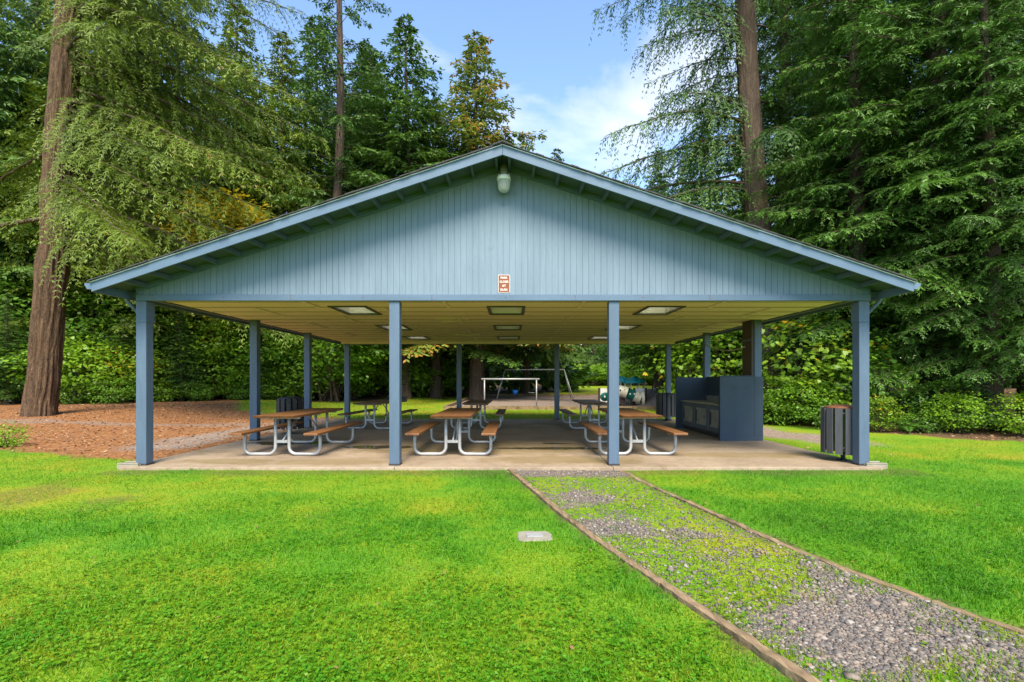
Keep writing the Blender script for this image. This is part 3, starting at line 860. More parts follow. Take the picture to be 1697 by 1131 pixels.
sgz, sgx = 2.925, XC + 0.012
sign = empty('notice_sign', (sgx, Y0 - 0.012, sgz)); tag(sign, 'small brown park closing sign with white lettering on the gable', 'sign')
def rrect(w, h, r, n=5):
    pts = []
    for cx, cz, a0 in ((w - r, h - r, 0), (-w + r, h - r, 90), (-w + r, -h + r, 180), (w - r, -h + r, 270)):
        for k in range(n + 1):
            a = R(a0 + 90 * k / n); pts.append((cx + r * math.cos(a), cz + r * math.sin(a)))
    return pts
MB().prism_y(rrect(0.094, 0.142, 0.012), -0.004, 0.004).build('sign_plate', M['sign_white'], sign)
MB().prism_y(rrect(0.0895, 0.1375, 0.010), -0.0055, -0.0042).build('sign_face', M['sign'], sign)
for i, t in enumerate(('PARK', 'CLOSES', 'AT', 'DUSK')):
    cu = bpy.data.curves.new('lettering', 'FONT')
    cu.body = t; cu.size = 0.046; cu.align_x = 'CENTER'; cu.align_y = 'CENTER'; cu.extrude = 0.0006; cu.offset = 0.0004; cu.resolution_u = 3
    tmp = bpy.data.objects.new('tmp', cu); COL.objects.link(tmp)
    bpy.context.view_layer.update()
    me = bpy.data.meshes.new_from_object(tmp.evaluated_get(bpy.context.evaluated_depsgraph_get()))
    bpy.data.objects.remove(tmp, do_unlink=True)
    me.materials.clear(); me.materials.append(M['sign_white'])
    o = link('lettering', me, sign, (0, -0.0065, 0.095 - i * 0.064))
    o.rotation_euler = (R(90), 0, 0)
    wd = max(v.co.x for v in me.vertices) - min(v.co.x for v in me.vertices)
    if wd > 0.140: o.scale = (0.140 / wd, 1, 1)

# ------------------------------------------------------------------ serving counter
ct = empty('serving_counter', (5.2, 12.4, 0)); tag(ct, 'dark blue serving counter with cabinet doors and high end panels', 'counter')
def cpart(mb, name, mat, parent=None, bevel=0.0):
    o = mb.build(name, mat, parent or ct, bevel=bevel)
    if parent is None: o.location = (-5.2, -12.4, 0)
    return o
e1 = cpart(MB().box(4.74, 5.50, 10.96, 11.0, 0.0, 1.46), 'end_panel', M['counter_paint'])
MB().box(4.715, 4.752, 10.935, 11.02, 0.0, 1.475).box(5.50, 5.70, 10.955, 10.973, 0.0, 1.46).box(4.752, 5.50, 10.945, 11.012, 1.4605, 1.482).box(4.752, 5.68, 10.947, 10.958, 0.0, 0.085).build('end_trim', M['counter_paint'], e1, bevel=0.003)
# marker scribbles on the near end panel
sc = MB()
rng = random.Random(12)
for bx, bw in ((4.98, 0.13), (5.265, 0.07)):
    x = bx
    while x < bx + bw:
        hgt = rng.uniform(0.025, 0.065)
        sc.bar((x, 10.9585, 1.185), (x + rng.uniform(-0.015, 0.03), 10.9585, 1.185 + hgt), 0.008, 0.002, (0, 1, 0))
        sc.bar((x, 10.9580, 1.185 + hgt * 0.5), (x + 0.03, 10.9580, 1.185 + hgt * rng.uniform(0.2, 0.9)), 0.008, 0.002, (0, 1, 0))
        x += rng.uniform(0.018, 0.03)
sc.build('scribble', M['dark_steel'], e1)
e2 = cpart(MB().box(4.74, 5.66, 13.86, 13.90, 0.0, 1.46), 'end_panel', M['counter_paint'])
MB().box(4.715, 4.752, 13.835, 13.915, 0.0, 1.475).build('end_trim', M['counter_paint'], e2, bevel=0.003)
cpart(MB().box(5.60, 5.64, 11.15, 13.858, 0.0, 1.44).box(5.58, 5.66, 11.15, 13.85, 1.4405, 1.475), 'back_panel', M['counter_paint'])
cpart(MB().box(4.86, 5.598, 11.02, 13.83, 0.12, 0.775), 'cabinet', M['door_frame'])
cpart(MB().box(4.92, 5.598, 11.03, 13.82, 0.0, 0.118), 'kick_board', M['dark_steel'])
top = cpart(MB().box(4.83, 5.597, 11.015, 13.845, 0.778, 0.815), 'counter_top', M['steel_top'], bevel=0.004)
MB().box(5.575, 5.596, 11.2, 13.84, 0.816, 0.95).build('backsplash', M['steel_top'], top)
MB().box(5.0, 5.4, 11.4, 11.95, 0.8155, 0.822).build('cooktop', M['dark_steel'], top)
for cyl in (11.54, 11.80):
    MB().lathe([(0, .842), (0.08, .842), (0.09, .823)], 16, (5.2, cyl, 0)).build('burner', M['dark_steel'], top)
cpart(MB().box(5.590, 5.599, 11.28, 11.36, 1.12, 1.24), 'outlet', M['white'])
for k, (a, b) in enumerate(((11.06, 11.87), (11.93, 12.78), (12.84, 13.66))):
    d = cpart(MB().box(4.842, 4.859, a, b, 0.17, 0.745), 'door', M['door_panel'])
    fr = MB()
    w = 0.075
    fr.box(4.828, 4.8415, a, b, 0.17, 0.17 + w).box(4.828, 4.8415, a, b, 0.745 - w, 0.745).box(4.8282, 4.8413, a, a + w, 0.17 + w, 0.745 - w).box(4.8282, 4.8413, b - w, b, 0.17 + w, 0.745 - w)
    fr.build('door_frame', M['door_frame'], d, bevel=0.002)
    MB().box(4.815, 4.8415, b - 0.13, b - 0.10, 0.30, 0.60).build('door_handle', M['dark_steel'], d)

# cable sagging from the side post to the column
pa, pb = Vector((5.56, 13.92, 2.42)), Vector((5.45, 11.3, 2.16))
mb = MB()
mb.tube([pa.lerp(pb, t / 12) + Vector((0, 0, -0.22 * 4 * (t / 12) * (1 - t / 12) * 0.6)) for t in range(13)], 0.012, 6)
o = mb.build('cable', M['rope'], None); tag(o, 'pale cable sagging between the right side post and the column', 'cable')

# ------------------------------------------------------------------ picnic tables
def arc(cx, cz, r, a0, a1, n=6):
    return [(cx + r * math.cos(R(a0 + (a1 - a0) * k / n)), cz + r * math.sin(R(a0 + (a1 - a0) * k / n))) for k in range(n + 1)]
def make_table():
    t = empty('picnic_table', (0, 0, 0))
    L = 2.44
    tp = empty('table_top', (0, 0, 0), 0, t)
    for yy in (-0.86, 0.0, 0.86): MB().box(-0.33, 0.33, yy - 0.02, yy + 0.02, 0.672, 0.704).build('cleat', M['galv'], tp)
    for k in range(3):
        x = (k - 1) * 0.238
        w = 0.117
        mb = MB()
        y0, y1 = -L / 2, L / 2
        mb.add([(x - w, y0 + .03, .705), (x + w, y0 + .03, .705), (x + w, y1 - .03, .705), (x - w, y1 - .03, .705), (x - w, y0, .75), (x + w, y0, .75), (x + w, y1, .75), (x - w, y1, .75)],
               [(3, 2, 1, 0), (4, 5, 6, 7), (0, 1, 5, 4), (1, 2, 6, 5), (2, 3, 7, 6), (3, 0, 4, 7)])
        mb.build('plank', M['table_wood'], tp, bevel=0.006)
    for s in (-1, 1):
        MB().box(s * 0.67 - 0.125, s * 0.67 + 0.125, -L / 2, L / 2, 0.405, 0.447).build('seat', M['table_wood'], t, bevel=0.008)
    for y in (-0.86, 0.86):
        for s in (-1, 1):
            r0 = 0.13
            pts = [(0.125, 0.67), (0.125, 0.40)] + [(0.125, 0.22)] + arc(0.125 + r0, 0.03 + r0, r0, 180, 270) + arc(0.565, 0.03 + r0, r0, 270, 345) + [(0.695, 0.30), (0.68, 0.40)]
            MB().tube([(s * a, y, b) for a, b in pts], 0.030, 10).build('leg', M['galv'], t)
            MB().box(s * 0.67 - 0.11, s * 0.67 + 0.11, y - 0.022, y + 0.022, 0.385, 0.4045).build('seat_bracket', M['galv'], t)
        MB().box(-0.10, 0.10, y - 0.022, y + 0.022, 0.235, 0.285).build('cross_bar', M['galv'], t)
        MB().tube([(0, y * 0.99, 0.27), (0, y * 0.18, 0.69)], 0.015, 8).build('brace', M['galv'], t)
    return t
tb = make_table()
spots = [(-4.17, 9.66, -1.0, 'orange-brown picnic table nearest the left corner post'),
         (-3.93, 14.45, -4.5, 'picnic table farther back on the left, behind the front left post'),
         (-1.07, 9.66, -0.6, 'orange-brown picnic table in the middle of the front row'),
         (-1.00, 14.45, -0.8, 'picnic table in the back row, directly behind the middle front table'),
         (2.30, 9.70, 0.0, 'orange-brown picnic table behind the right front post, near the counter'),
         (2.32, 14.50, 0.6, 'picnic table in the back row on the right, near the play structure')]
for i, (x, y, a, lab) in enumerate(spots):
    o = tb if i == 0 else copy_tree(tb)
    o.location = (x, y, 0.002); o.rotation_euler = (0, 0, R(a))
    if y > 12:
        for q in o.children_recursive:
            if q.name.split('.')[0] in ('plank', 'seat'):
                q.material_slots[0].link = 'OBJECT'; q.material_slots[0].material = M['table_wood_b']
    tag(o, lab, 'picnic table', 'picnic tables under the shelter')

# ------------------------------------------------------------------ litter bins
def make_bin(slat_mat, lid_mat):
    b = empty('litter_bin', (0, 0, 0))
    n = 14
    r = 0.315
    sl = MB().box(-0.052, 0.052, -0.010, 0.010, 0.13, 0.90).mesh('slat', slat_mat)
    for k in range(n):
        a = 2 * PI * k / n
        o = link('slat', sl, b, (r * math.sin(a), -r * math.cos(a), 0), a)
    MB().lathe([(0.0, 0.17), (0.255, 0.17), (0.265, 0.88), (0.272, 0.88), (0.272, 0.885)], 24).build('liner', M['bag'] if lid_mat is M['rust_lid'] else M['bin_edge'], b)
    for z in (0.22, 0.80):
        MB().lathe([(0.292, z), (0.303, z), (0.303, z + 0.03), (0.292, z + 0.03), (0.292, z)], 28).build('hoop', M['dark_steel'], b)
    lid = MB().lathe([(0.0, 0.955), (0.12, 0.952), (0.25, 0.93), (0.285, 0.905), (0.280, 0.895), (0.0, 0.895)], 28).build('lid', lid_mat, b)
    MB().tube([(0.10, -0.27, 0.925), (0.05, -0.33, 0.93), (-0.04, -0.335, 0.90), (-0.02, -0.345, 0.84), (0.06, -0.34, 0.79)], 0.009, 6).build('lid_strap', lid_mat, lid)
    MB().tube([(0, 0, 0.0), (0, 0, 0.18)], 0.035, 10).build('stand', M['dark_steel'], b)
    MB().lathe([(0.0, 0.014), (0.10, 0.014), (0.10, 0.0)], 16).build('foot', M['dark_steel'], b)
    return b
b1 = make_bin(M['bin_slat'], M['rust_lid'])
b1.location = (5.69, 8.30, 0.002); b1.rotation_euler = (0, 0, 0.12)
tag(b1, 'grey slatted litter bin with rusty brown lid beside the right corner post', 'litter bin', 'slatted litter bins')
b2 = make_bin(M['bin_slat'], M['bin_edge'])
b2.location = (5.28, 16.55, 0.002)
tag(b2, 'grey slatted litter bin at the far end beyond the serving counter', 'litter bin', 'slatted litter bins')
b3 = make_bin(M['bin_edge'], M['bin_edge'])
b3.location = (-5.74, 12.5, 0.002); b3.rotation_euler = (0, 0, 0.3)
tag(b3, 'black slatted litter bin behind the left picnic table', 'litter bin', 'slatted litter bins')

# pedestal grill behind the shelter
gx, gy = -4.50, 18.9
g0 = float(gz(gx, gy))
gr = empty('barbecue_grill', (gx, gy, g0)); tag(gr, 'black pedestal barbecue grill standing on grass behind the shelter', 'grill')
MB().tube([(0, 0, -0.1), (0, 0, 0.58)], 0.04, 8).build('pedestal', M['dark_steel'], gr)
gb = MB().box(-0.35, 0.35, -0.22, 0.22, 0.58, 0.60).box(-0.35, -0.335, -0.22, 0.22, 0.6, 0.80).box(0.335, 0.35, -0.22, 0.22, 0.6, 0.80).box(-0.334, 0.334, 0.205, 0.22, 0.6, 0.80)
gb.build('firebox', M['dark_steel'], gr)
mb = MB()
for k in range(12): mb.tube([(-0.3 + k * 0.055, -0.26, 0.74), (-0.3 + k * 0.055, 0.2, 0.74)], 0.006, 5)
mb.build('grate', M['dark_steel'], gr)

# ------------------------------------------------------------------ splash blocks and the valve cover
for s, x, y, lab in ((-1, -6.14, 7.80, 'pale splash block on the ground left of the left corner post'), (1, 5.83, 7.80, 'pale splash block on the ground right of the right corner post')):
    mb = MB()
    mb.box(x - 0.17, x + 0.17, y - 0.10, y + 0.10, -0.06, 0.03).box(x - 0.17, x + 0.17, y - 0.10, y - 0.06, 0.0305, 0.055).box(x - 0.17, x + 0.17, y + 0.06, y + 0.10, 0.0305, 0.055)
    o = mb.build('splash_block', M['stone'], bevel=0.012)
    tag(o, lab, 'splash block', 'splash blocks under the downspouts')
cv = empty('valve_cover', (0.205, 4.385, float(gz(0.2, 4.385)))); tag(cv, 'square concrete pad with a small white plate set in the lawn', 'valve cover')
mb = MB()
n = 20
rng = random.Random(8)
pts = []
for k in range(n):
    a = 2 * PI * k / n
    q = 0.165 / max(abs(math.cos(a)), abs(math.sin(a))) * rng.uniform(0.86, 1.0)
    pts.append((q * math.cos(a), q * 0.9 * math.sin(a)))
mb.add([(x, y, -0.03) for x, y in pts] + [(x, y, 0.004) for x, y in pts] + [(x * .93, y * .93, 0.011) for x, y in pts],
       [tuple(range(n - 1, -1, -1)), tuple(range(2 * n, 3 * n))] + [(i, (i + 1) % n, (i + 1) % n + n, i + n) for i in range(n)] + [(i + n, (i + 1) % n + n, (i + 1) % n + 2 * n, i + 2 * n) for i in range(n)])
mb.build('concrete_pad', M['stone'], cv)
MB().obox((0.0, 0.0, 0.016), (0.150, 0.105, 0.009), (0, 0, 0.08)).build('plate', M['plate'], cv, bevel=0.002)

# ------------------------------------------------------------------ path timbers
def edging(pts, label, seed):
    ys_ = [p[0] for p in pts]
    f = lambda Y: float(np.interp(-Y, [-p[0] for p in pts], [p[1] for p in pts]))
    root = empty('path_edging', (f(4.0), 4.0, -0.05)); tag(root, label, 'edging', 'timber edgings of the gravel path')
    rng = random.Random(seed)
    Y = 7.74
    while Y > -0.6:
        y2 = max(Y - rng.uniform(1.25, 1.6), -0.8)
        n = 22
        mb = MB(); vs = []
        for k in range(n + 1):
            yy = Y + (y2 - Y) * k / n + (0.006 if k == n else 0) - (0.006 if k == 0 else 0)
            x = f(yy) + 0.010 * math.sin(yy * 3 + seed)
            x = float(np.mean([f(yy + q) for q in (-0.5, -0.25, 0, 0.25, 0.5)])) if yy < 7.2 else f(yy)
            zb = float(gz(x, yy))
            w0, w1 = 0.036 + rng.uniform(-0.008, 0.006), 0.036 + rng.uniform(-0.008, 0.006)
            zt = zb + (0.040 if seed == 1 else 0.024) + rng.uniform(-0.008, 0.006) - 0.020 * (math.sin(yy * 1.7 + seed) + 1) / 2
            vs += [(x - w0 - f(4.0), yy - 4.0, zb - 0.05 + 0.05), (x - w0 * 0.9 - f(4.0), yy - 4.0, zt + 0.05), (x + rng.uniform(-.01, .01) - f(4.0), yy - 4.0, zt + 0.053 + rng.uniform(-0.004, 0.003)), (x + w1 * 0.9 - f(4.0), yy - 4.0, zt + 0.05), (x + w1 - f(4.0), yy - 4.0, zb - 0.05 + 0.05)]
        fs = []
        for k in range(n):
            for q in range(4):
                fs.append((k * 5 + q, k * 5 + q + 1, (k + 1) * 5 + q + 1, (k + 1) * 5 + q))
        fs += [(0, 1, 2, 3, 4), tuple(n * 5 + q for q in (4, 3, 2, 1, 0))]
        mb.add(vs, fs)
        mb.build('timber', M['timber'], root)
        Y = y2
edging(PATH_L, 'weathered timber edging along the left side of the gravel path', 1)
edging(PATH_R, 'half-buried timber edging along the right side of the gravel path', 2)
# ------------------------------------------------------------------ playground
def play_ground_edging():
    root = empty('playground_border', (4.9, 23.6, 0)); tag(root, 'low dark timber border around the gravel play area', 'border')
    def run(a, b, n):
        for k in range(n):
            p, q = Vector(a).lerp(Vector(b), k / n), Vector(a).lerp(Vector(b), (k + 1) / n)
            d = (q - p).normalized() * 0.008
            o = MB().bar(p + d, q - d, 0.12, 0.20).build('timber', M['timber'], root)
            o.location = (-4.9, -23.6, 0)
    run((-3.25, 23.55, 0.02), (13, 23.55, 0.02), 7)
    run((-3.31, 23.68, 0.02), (-3.31, 44, 0.02), 8)
    run((-3.25, 44.06, 0.02), (13, 44.06, 0.02), 7)
play_ground_edging()

def swing_set():
    Y = 36.5
    xa, xb = ax(837, Y), ax(935, Y)
    root = empty('swing_set', ((xa + xb) / 2, Y, -0.05)); tag(root, 'tall galvanised swing frame with splayed legs in the play area', 'swing set')
    cx = (xa + xb) / 2
    h = az(613, Y) + 0.05
    MB().tube([(xa - cx, 0, h), (xb - cx, 0, h)], 0.045, 8).build('top_beam', M['galv'], root)
    for s, x in ((-1, xa - cx), (1, xb - cx)):
        for dy in (-0.75, 0.75):
            MB().tube([(x, 0, h), (x + s * 0.62, dy, 0)], 0.038, 8).build('leg', M['galv'], root)
    # bucket seat and flat seats
    def hang(x, zs, nm, mat):
        se = MB()
        if nm == 'bucket_seat':
            se.lathe([(0.0, zs), (0.14, zs + 0.01), (0.20, zs + 0.12), (0.24, zs + 0.34), (0.22, zs + 0.34), (0.17, zs + 0.13)], 14, (x, 0, 0))
        else:
            se.box(x - 0.22, x + 0.22, -0.08, 0.08, zs, zs + 0.03)
        o = se.build(nm, mat, root)
        for s in (-1, 1):
            MB().tube([(x + s * 0.20, 0, zs + (0.32 if nm == 'bucket_seat' else 0.03)), (x + s * 0.22, 0, h)], 0.012, 5).build('chain', M['dark_steel'], o)
    hang(ax(854, Y) - cx, 0.36, 'bucket_seat', M['blue_plastic'])
    hang(ax(881, Y) - cx, 0.50, 'flat_seat', M['white'])
    hang(ax(905, Y) - cx, 0.50, 'flat_seat', M['dark_steel'])
swing_set()
Y = 25.8
xa, xb = ax(801, Y), ax(891, Y)
root = empty('bar_frame', ((xa + xb) / 2, Y, -0.05)); tag(root, 'low galvanised bar on two straight posts at the play area edge', 'play bar')
hw = (xb - xa) / 2
MB().tube([(-hw - 0.1, 0, 1.50), (hw + 0.1, 0, 1.50)], 0.045, 8).build('top_bar', M['galv'], root)
for s in (-1, 1): MB().tube([(s * (hw - 0.06), 0, 0), (s * (hw - 0.06), 0, 1.46)], 0.036, 8).build('post', M['galv'], root)

def play_structure():
    Y = 27.3
    c = (ax(1031, Y), Y, -0.05)
    root = empty('play_structure', c); tag(root, 'cream and green play structure with tube crawl and white panels', 'play structure')
    u = Y / FPX
    def lx(px): return (px - 1031) * u
    def lz(py): return (631 - py) * u + CAM_Z + 0.05
    for a, b in ((993, 1013), (1051, 1070)):
        pn = MB().box(lx(a) + 0.04, lx(b) - 0.04, -0.02, 0.02, lz(670), lz(644)).build('panel', M['panel_white'], root, bevel=0.01)
        for q in (a, b):
            MB().box(lx(q) - 0.055, lx(q) + 0.055, -0.055, 0.055, 0, lz(643)).build('panel_post', M['play_post'], root, bevel=0.01)
        if a == 993:
            MB().lathe([(0.0, -0.055), (0.12, -0.055), (0.12, -0.05), (0.24, -0.045), (0.25, -0.022)], 24, (lx(1002), 0, lz(658)), 'y').build('bubble_window', M['deep_green'], pn)
            MB().lathe([(0.0, -0.062), (0.05, -0.062), (0.055, -0.0565)], 12, (lx(1002), 0, lz(658)), 'y').build('window_boss', M['cream'], pn)
    # crawl tube: cream / green / cream segments sloping down to the right
    pts = [(lx(1016), -0.1, lz(649)), (lx(1028), -0.25, lz(648)), (lx(1037), -0.30, lz(651)), (lx(1048), -0.30, lz(656)), (lx(1058), -0.32, lz(660))]
    r = 0.30
    seg = [(0, 2, 'cream'), (2, 3, 'deep_green'), (3, 4, 'cream')]
    for i, j, m in seg:
        t = MB()
        a, b = [Vector(p) for p in pts[i:j + 1]], None
        P = []
        for k in range(len(a) - 1):
            for q in range(5): P.append(a[k].lerp(a[k + 1], q / 5))
        P.append(a[-1])
        rr = [r * (1.06 if k in (0, len(P) - 1) else 1.0) for k in range(len(P))]
        o = t.tube(P, rr, 18, cap=False).build('tube_segment', M[m], root)
        for k in (-1, 1):
            mid = P[len(P) // 2] + Vector((k * 0.12, -r * 0.99, 0.04))
            MB().lathe([(0.0, -0.012), (0.045, -0.010), (0.05, 0.01)], 10, tuple(mid), 'y').build('port_hole', M['dark_steel'] if m == 'cream' and i == 0 else M['panel_white'], o)
    MB().lathe([(0.30, -0.02), (0.40, 0.06), (0.42, 0.10), (0.36, 0.11), (0.28, 0.02)], 22, (lx(1060), -0.33, lz(661)), 'x').build('tube_mouth', M['cream'], root)
    MB().box(lx(1022), lx(1035), -0.2, 0.3, lz(670), lz(659)).build('deck', M['play_post'], root)
    MB().tube([(lx(1028), 0, 0), (lx(1028), 0, lz(668))], 0.06, 8).build('deck_post', M['play_post'], root)
    # two domed roofs on cream posts, standing behind
    for px_, w, yy in ((1032, 11, 1.9), (1051, 18, 1.0)):
        f = (Y + yy) / Y
        zb, zt = lz(637) * f, lz(627) * f
        x = lx(px_) * f + (f - 1) * c[0]
        rw = w * u * 1.05
        d = MB().lathe([(rw, zb), (rw * 0.97, zb + (zt - zb) * 0.35), (rw * 0.72, zb + (zt - zb) * 0.72), (rw * 0.38, zb + (zt - zb) * 0.86), (rw * 0.36, zt), (0, zt + 0.02)], 24, (x, yy, 0)).build('dome_roof', M['teal'], root)
        for k in range(8):
            a = 2 * PI * (k + 0.3) / 8
            MB().tube([(x + rw * 0.88 * math.cos(a), yy + rw * 0.88 * math.sin(a), 0 if k % 2 == 0 else 0.75), (x + rw * 0.88 * math.cos(a), yy + rw * 0.88 * math.sin(a), zb + 0.03)], 0.028, 6).build('roof_post', M['cream'], d)
        MB().lathe([(0, 0.72), (rw * 0.95, 0.72), (rw * 0.95, 0.66), (0, 0.66)], 16, (x, yy, 0)).build('platform', M['play_post'], root)
play_structure()

# ------------------------------------------------------------------ vegetation
def unit(a):
    return a / np.maximum(np.linalg.norm(a, axis=-1, keepdims=True), 1e-9)
DIAMOND = np.array([(0, 0), (0.45, 0.5), (1, 0), (0.45, -0.5)])
MAPLE = np.array([(0, 0), (0.10, 0.32), (0.30, 0.55), (0.42, 0.30), (0.70, 0.42), (0.66, 0.18), (1.0, 0.0), (0.66, -0.18), (0.70, -0.42), (0.42, -0.30), (0.30, -0.55), (0.10, -0.32)])
OVAL = np.array([(0, 0), (0.25, 0.36), (0.6, 0.40), (1.0, 0), (0.6, -0.40), (0.25, -0.36)])
def leaves(P, D, N, L, W, outline, rng, cup=0.0):
    """P base points, D directions, N rough normals -> verts, faces"""
    D = unit(D)
    S = unit(np.cross(D, N))
    k = len(outline)
    o = outline
    V = P[:, None, :] + D[:, None, :] * (L[:, None] * o[None, :, 0])[..., None] + S[:, None, :] * (W[:, None] * o[None, :, 1])[..., None]
    if cup:
        U = np.cross(S, D)
        V = V - U[:, None, :] * (cup * L[:, None] * (o[None, :, 0] ** 2 + 1.5 * o[None, :, 1] ** 2))[..., None]
    F = np.arange(len(P) * k).reshape(-1, k)
    return V.reshape(-1, 3), F

def tubes(paths, n=4):
    """paths: list of (pts (m,3), radii (m,)) -> verts, quads"""
    Vs, Fs, off = [], [], 0
    for P, r in paths:
        m = len(P)
        d = unit(np.gradient(P, axis=0))
        ref = np.array([0.31, 0.95, 0.1]) if abs(d[0, 1]) < 0.8 else np.array([1.0, 0.2, 0.1])
        s = unit(np.cross(d, ref)); b = np.cross(d, s)
        a = np.arange(n) / n * 2 * PI
        V = P[:, None, :] + (s[:, None, :] * np.cos(a)[None, :, None] + b[:, None, :] * np.sin(a)[None, :, None]) * r[:, None, None]
        Vs.append(V.reshape(-1, 3))
        i = (np.arange(m - 1)[:, None] * n + np.arange(n)[None, :])
        j = (np.arange(m - 1)[:, None] * n + (np.arange(n)[None, :] + 1) % n)
        Fs.append(np.stack([i, j, j + n, i + n], -1).reshape(-1, 4) + off)
        off += m * n
    return np.concatenate(Vs), np.concatenate(Fs)

def trunk_mesh(name, H, r0, r1, lean, mat, seed, nseg=56, dz=0.22, flare=0.35, ridge=0.05, bend=0.25):
    zz = np.concatenate([np.linspace(-0.4, 2.0, 26), np.arange(2.0 + dz, H, dz), [H]])
    a = np.arange(nseg) / nseg * 2 * PI
    Z, A = np.meshgrid(zz, a, indexing='ij')
    t = np.clip(Z / H, 0, 1)
    Rr = r0 + (r1 - r0) * t ** 0.9
    fl = np.exp(-np.clip(Z, 0, None) / 0.55) * flare
    Rr = Rr * (1 + fl * (0.75 + 0.5 * np.sin(A * 3 + seed) * np.sin(A * 2 + seed * 2)))
    cx, cy = np.cos(A), np.sin(A)
    n1 = fbm(cx * 6.0 + seed, cy * 6.0, Z * 0.8, 4)
    n2 = np.abs(vnoise(cx * 7 + 9, cy * 7 + seed, Z * 0.8) - 0.5) * 2
    Rr = Rr + ridge * ((n1 - 0.5) * 1.6 + (n2 - 0.5) * 0.9) * (1 - 0.6 * t)
    ox = lean[0] * Z / H + bend * (np.sin(Z * 0.21 + seed) - math.sin(seed)) * np.clip(Z / 8, 0, 1)
    oy = lean[1] * Z / H + bend * 0.6 * (np.sin(Z * 0.17 + seed * 2) - math.sin(seed * 2)) * np.clip(Z / 8, 0, 1)
    V = np.stack([cx * Rr + ox, cy * Rr + oy, Z], -1).reshape(-1, 3)
    m = len(zz)
    i = (np.arange(m - 1)[:, None] * nseg + np.arange(nseg)[None, :])
    j = (np.arange(m - 1)[:, None] * nseg + (np.arange(nseg)[None, :] + 1) % nseg)
    F = np.stack([i, j, j + nseg, i + nseg], -1).reshape(-1, 4)
    me = np_mesh(name, V, F, mat, True)
    def axis(z):
        return np.array([lean[0] * z / H + bend * (math.sin(z * 0.21 + seed) - math.sin(seed)) * min(z / 8, 1),
                         lean[1] * z / H + bend * 0.6 * (math.sin(z * 0.17 + seed * 2) - math.sin(seed * 2)) * min(z / 8, 1), z])
    return me, axis

def conifer_crown(seed, zlo, zhi, H, prof, nb, axis=None, up=0.12, droop=0.35, tw_sp=0.22, tw_len=0.34, tw_max=1.0, pend=0.9, sp_len=0.16, sp_w=0.05, sp_gap=0.075, az_c=None, clump=0.0, per=2, bare=0.18, skip=None, lenvar=(0.7, 1.12)):
    """boughs spiralling up the trunk; each carries hanging side twigs clothed with small flat sprays"""
    rng = np.random.RandomState(seed)
    if axis is None:
        axis = lambda z: np.array([0, 0, z])
    Vs, Fs, Ts, paths, off = [], [], [], [], 0
    ga = 2.399963
    for b in range(nb):
        u = (b + rng.rand() * 0.9) / nb
        h = zlo + (zhi - zlo) * u
        L = prof((h - zlo) / max(H - zlo, 1e-3)) * rng.uniform(*lenvar)
        if L < 0.15: continue
        a = b * ga + rng.uniform(-0.35, 0.35)
        if az_c is not None and rng.rand() < az_c[2]:
            a = az_c[0] + rng.uniform(-az_c[1], az_c[1])
        if skip is not None and abs((a - skip[0] + PI) % (2 * PI) - PI) < skip[1] and h < skip[2]: continue
        dr = droop * rng.uniform(0.7, 1.3)
        uu = up * rng.uniform(0.5, 1.5)
        hd = np.array([math.cos(a), math.sin(a), 0.0])
        sdv = np.array([-math.sin(a), math.cos(a), 0.0])
        wob = rng.uniform(-0.12, 0.12)
        base = axis(h)
        def ax_(t):
            t = np.asarray(t)[..., None]
            return base + hd * (L * t) + sdv * (wob * L * t * t) + np.array([0, 0, 1.0]) * (L * (uu * t - dr * t * t + 0.10 * np.clip(t - 0.75, 0, 1) * 2))
        tt = np.linspace(0, 1, 9)
        paths.append((ax_(tt), np.maximum(0.0085 * L * (1 - tt) ** 0.8 + 0.004, 0.005)))
        nt_ = max(4, int(L / tw_sp))
        for s in (-1, 1, 0):
            t = bare + (1 - bare) * (np.arange(nt_) + rng.rand(nt_)) / nt_
            if s == 0:
                t = t[::2]
            o0 = ax_(t)
            lt = np.minimum(tw_len * L, tw_max) * (1.12 - 0.75 * t) * rng.uniform(0.55, 1.2, len(t))
            ang = rng.uniform(0.75, 1.35, len(t)) * s
            td = hd * np.cos(ang)[:, None] + sdv * np.sin(ang)[:, None]
            pe = pend * rng.uniform(0.5, 1.5, len(t))
            if s == 0:
                pe = pe * 1.7; lt = lt * 0.8
            ns = np.maximum(2, (lt * np.sqrt(1 + (0.6 * pe) ** 2) / sp_gap).astype(int))
            rep = np.repeat(np.arange(len(t)), ns * per)
            q = np.concatenate([np.repeat((np.arange(n) + 0.6) / n, per) for n in ns])
            P = o0[rep] + td[rep] * (lt[rep] * q)[:, None]
            P[:, 2] += lt[rep] * (0.08 * q - pe[rep] * q * q)
            tg = td[rep].copy(); tg[:, 2] = 0.08 - 2 * pe[rep] * q
            tg = unit(tg)
            lat = unit(np.cross(tg, np.array([0.03, 0.02, 1.0])))
            sg = np.where(np.arange(len(q)) % 2 == 0, 1.0, -1.0)
            D = tg * rng.uniform(0.5, 1.1, len(q))[:, None] + lat * (sg * rng.uniform(0.2, 0.9, len(q)))[:, None]
            D += rng.normal(0, 0.22, D.shape); D[:, 2] -= 0.15
            N = np.cross(lat, tg) + rng.normal(0, 0.35, D.shape)
            l = sp_len * rng.uniform(0.6, 1.25, len(q)) * (1.05 - 0.35 * q)
            V, F = leaves(P, D, N, l, sp_w * rng.uniform(0.7, 1.3, len(q)), DIAMOND, rng)
            Vs.append(V); Fs.append(F + off); off += len(V)
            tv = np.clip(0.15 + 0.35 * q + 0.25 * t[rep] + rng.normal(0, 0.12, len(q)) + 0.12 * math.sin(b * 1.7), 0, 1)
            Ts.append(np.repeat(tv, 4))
    bv, bf = tubes(paths, 4)
    return np.concatenate(Vs), np.concatenate(Fs), np.concatenate(Ts), bv, bf

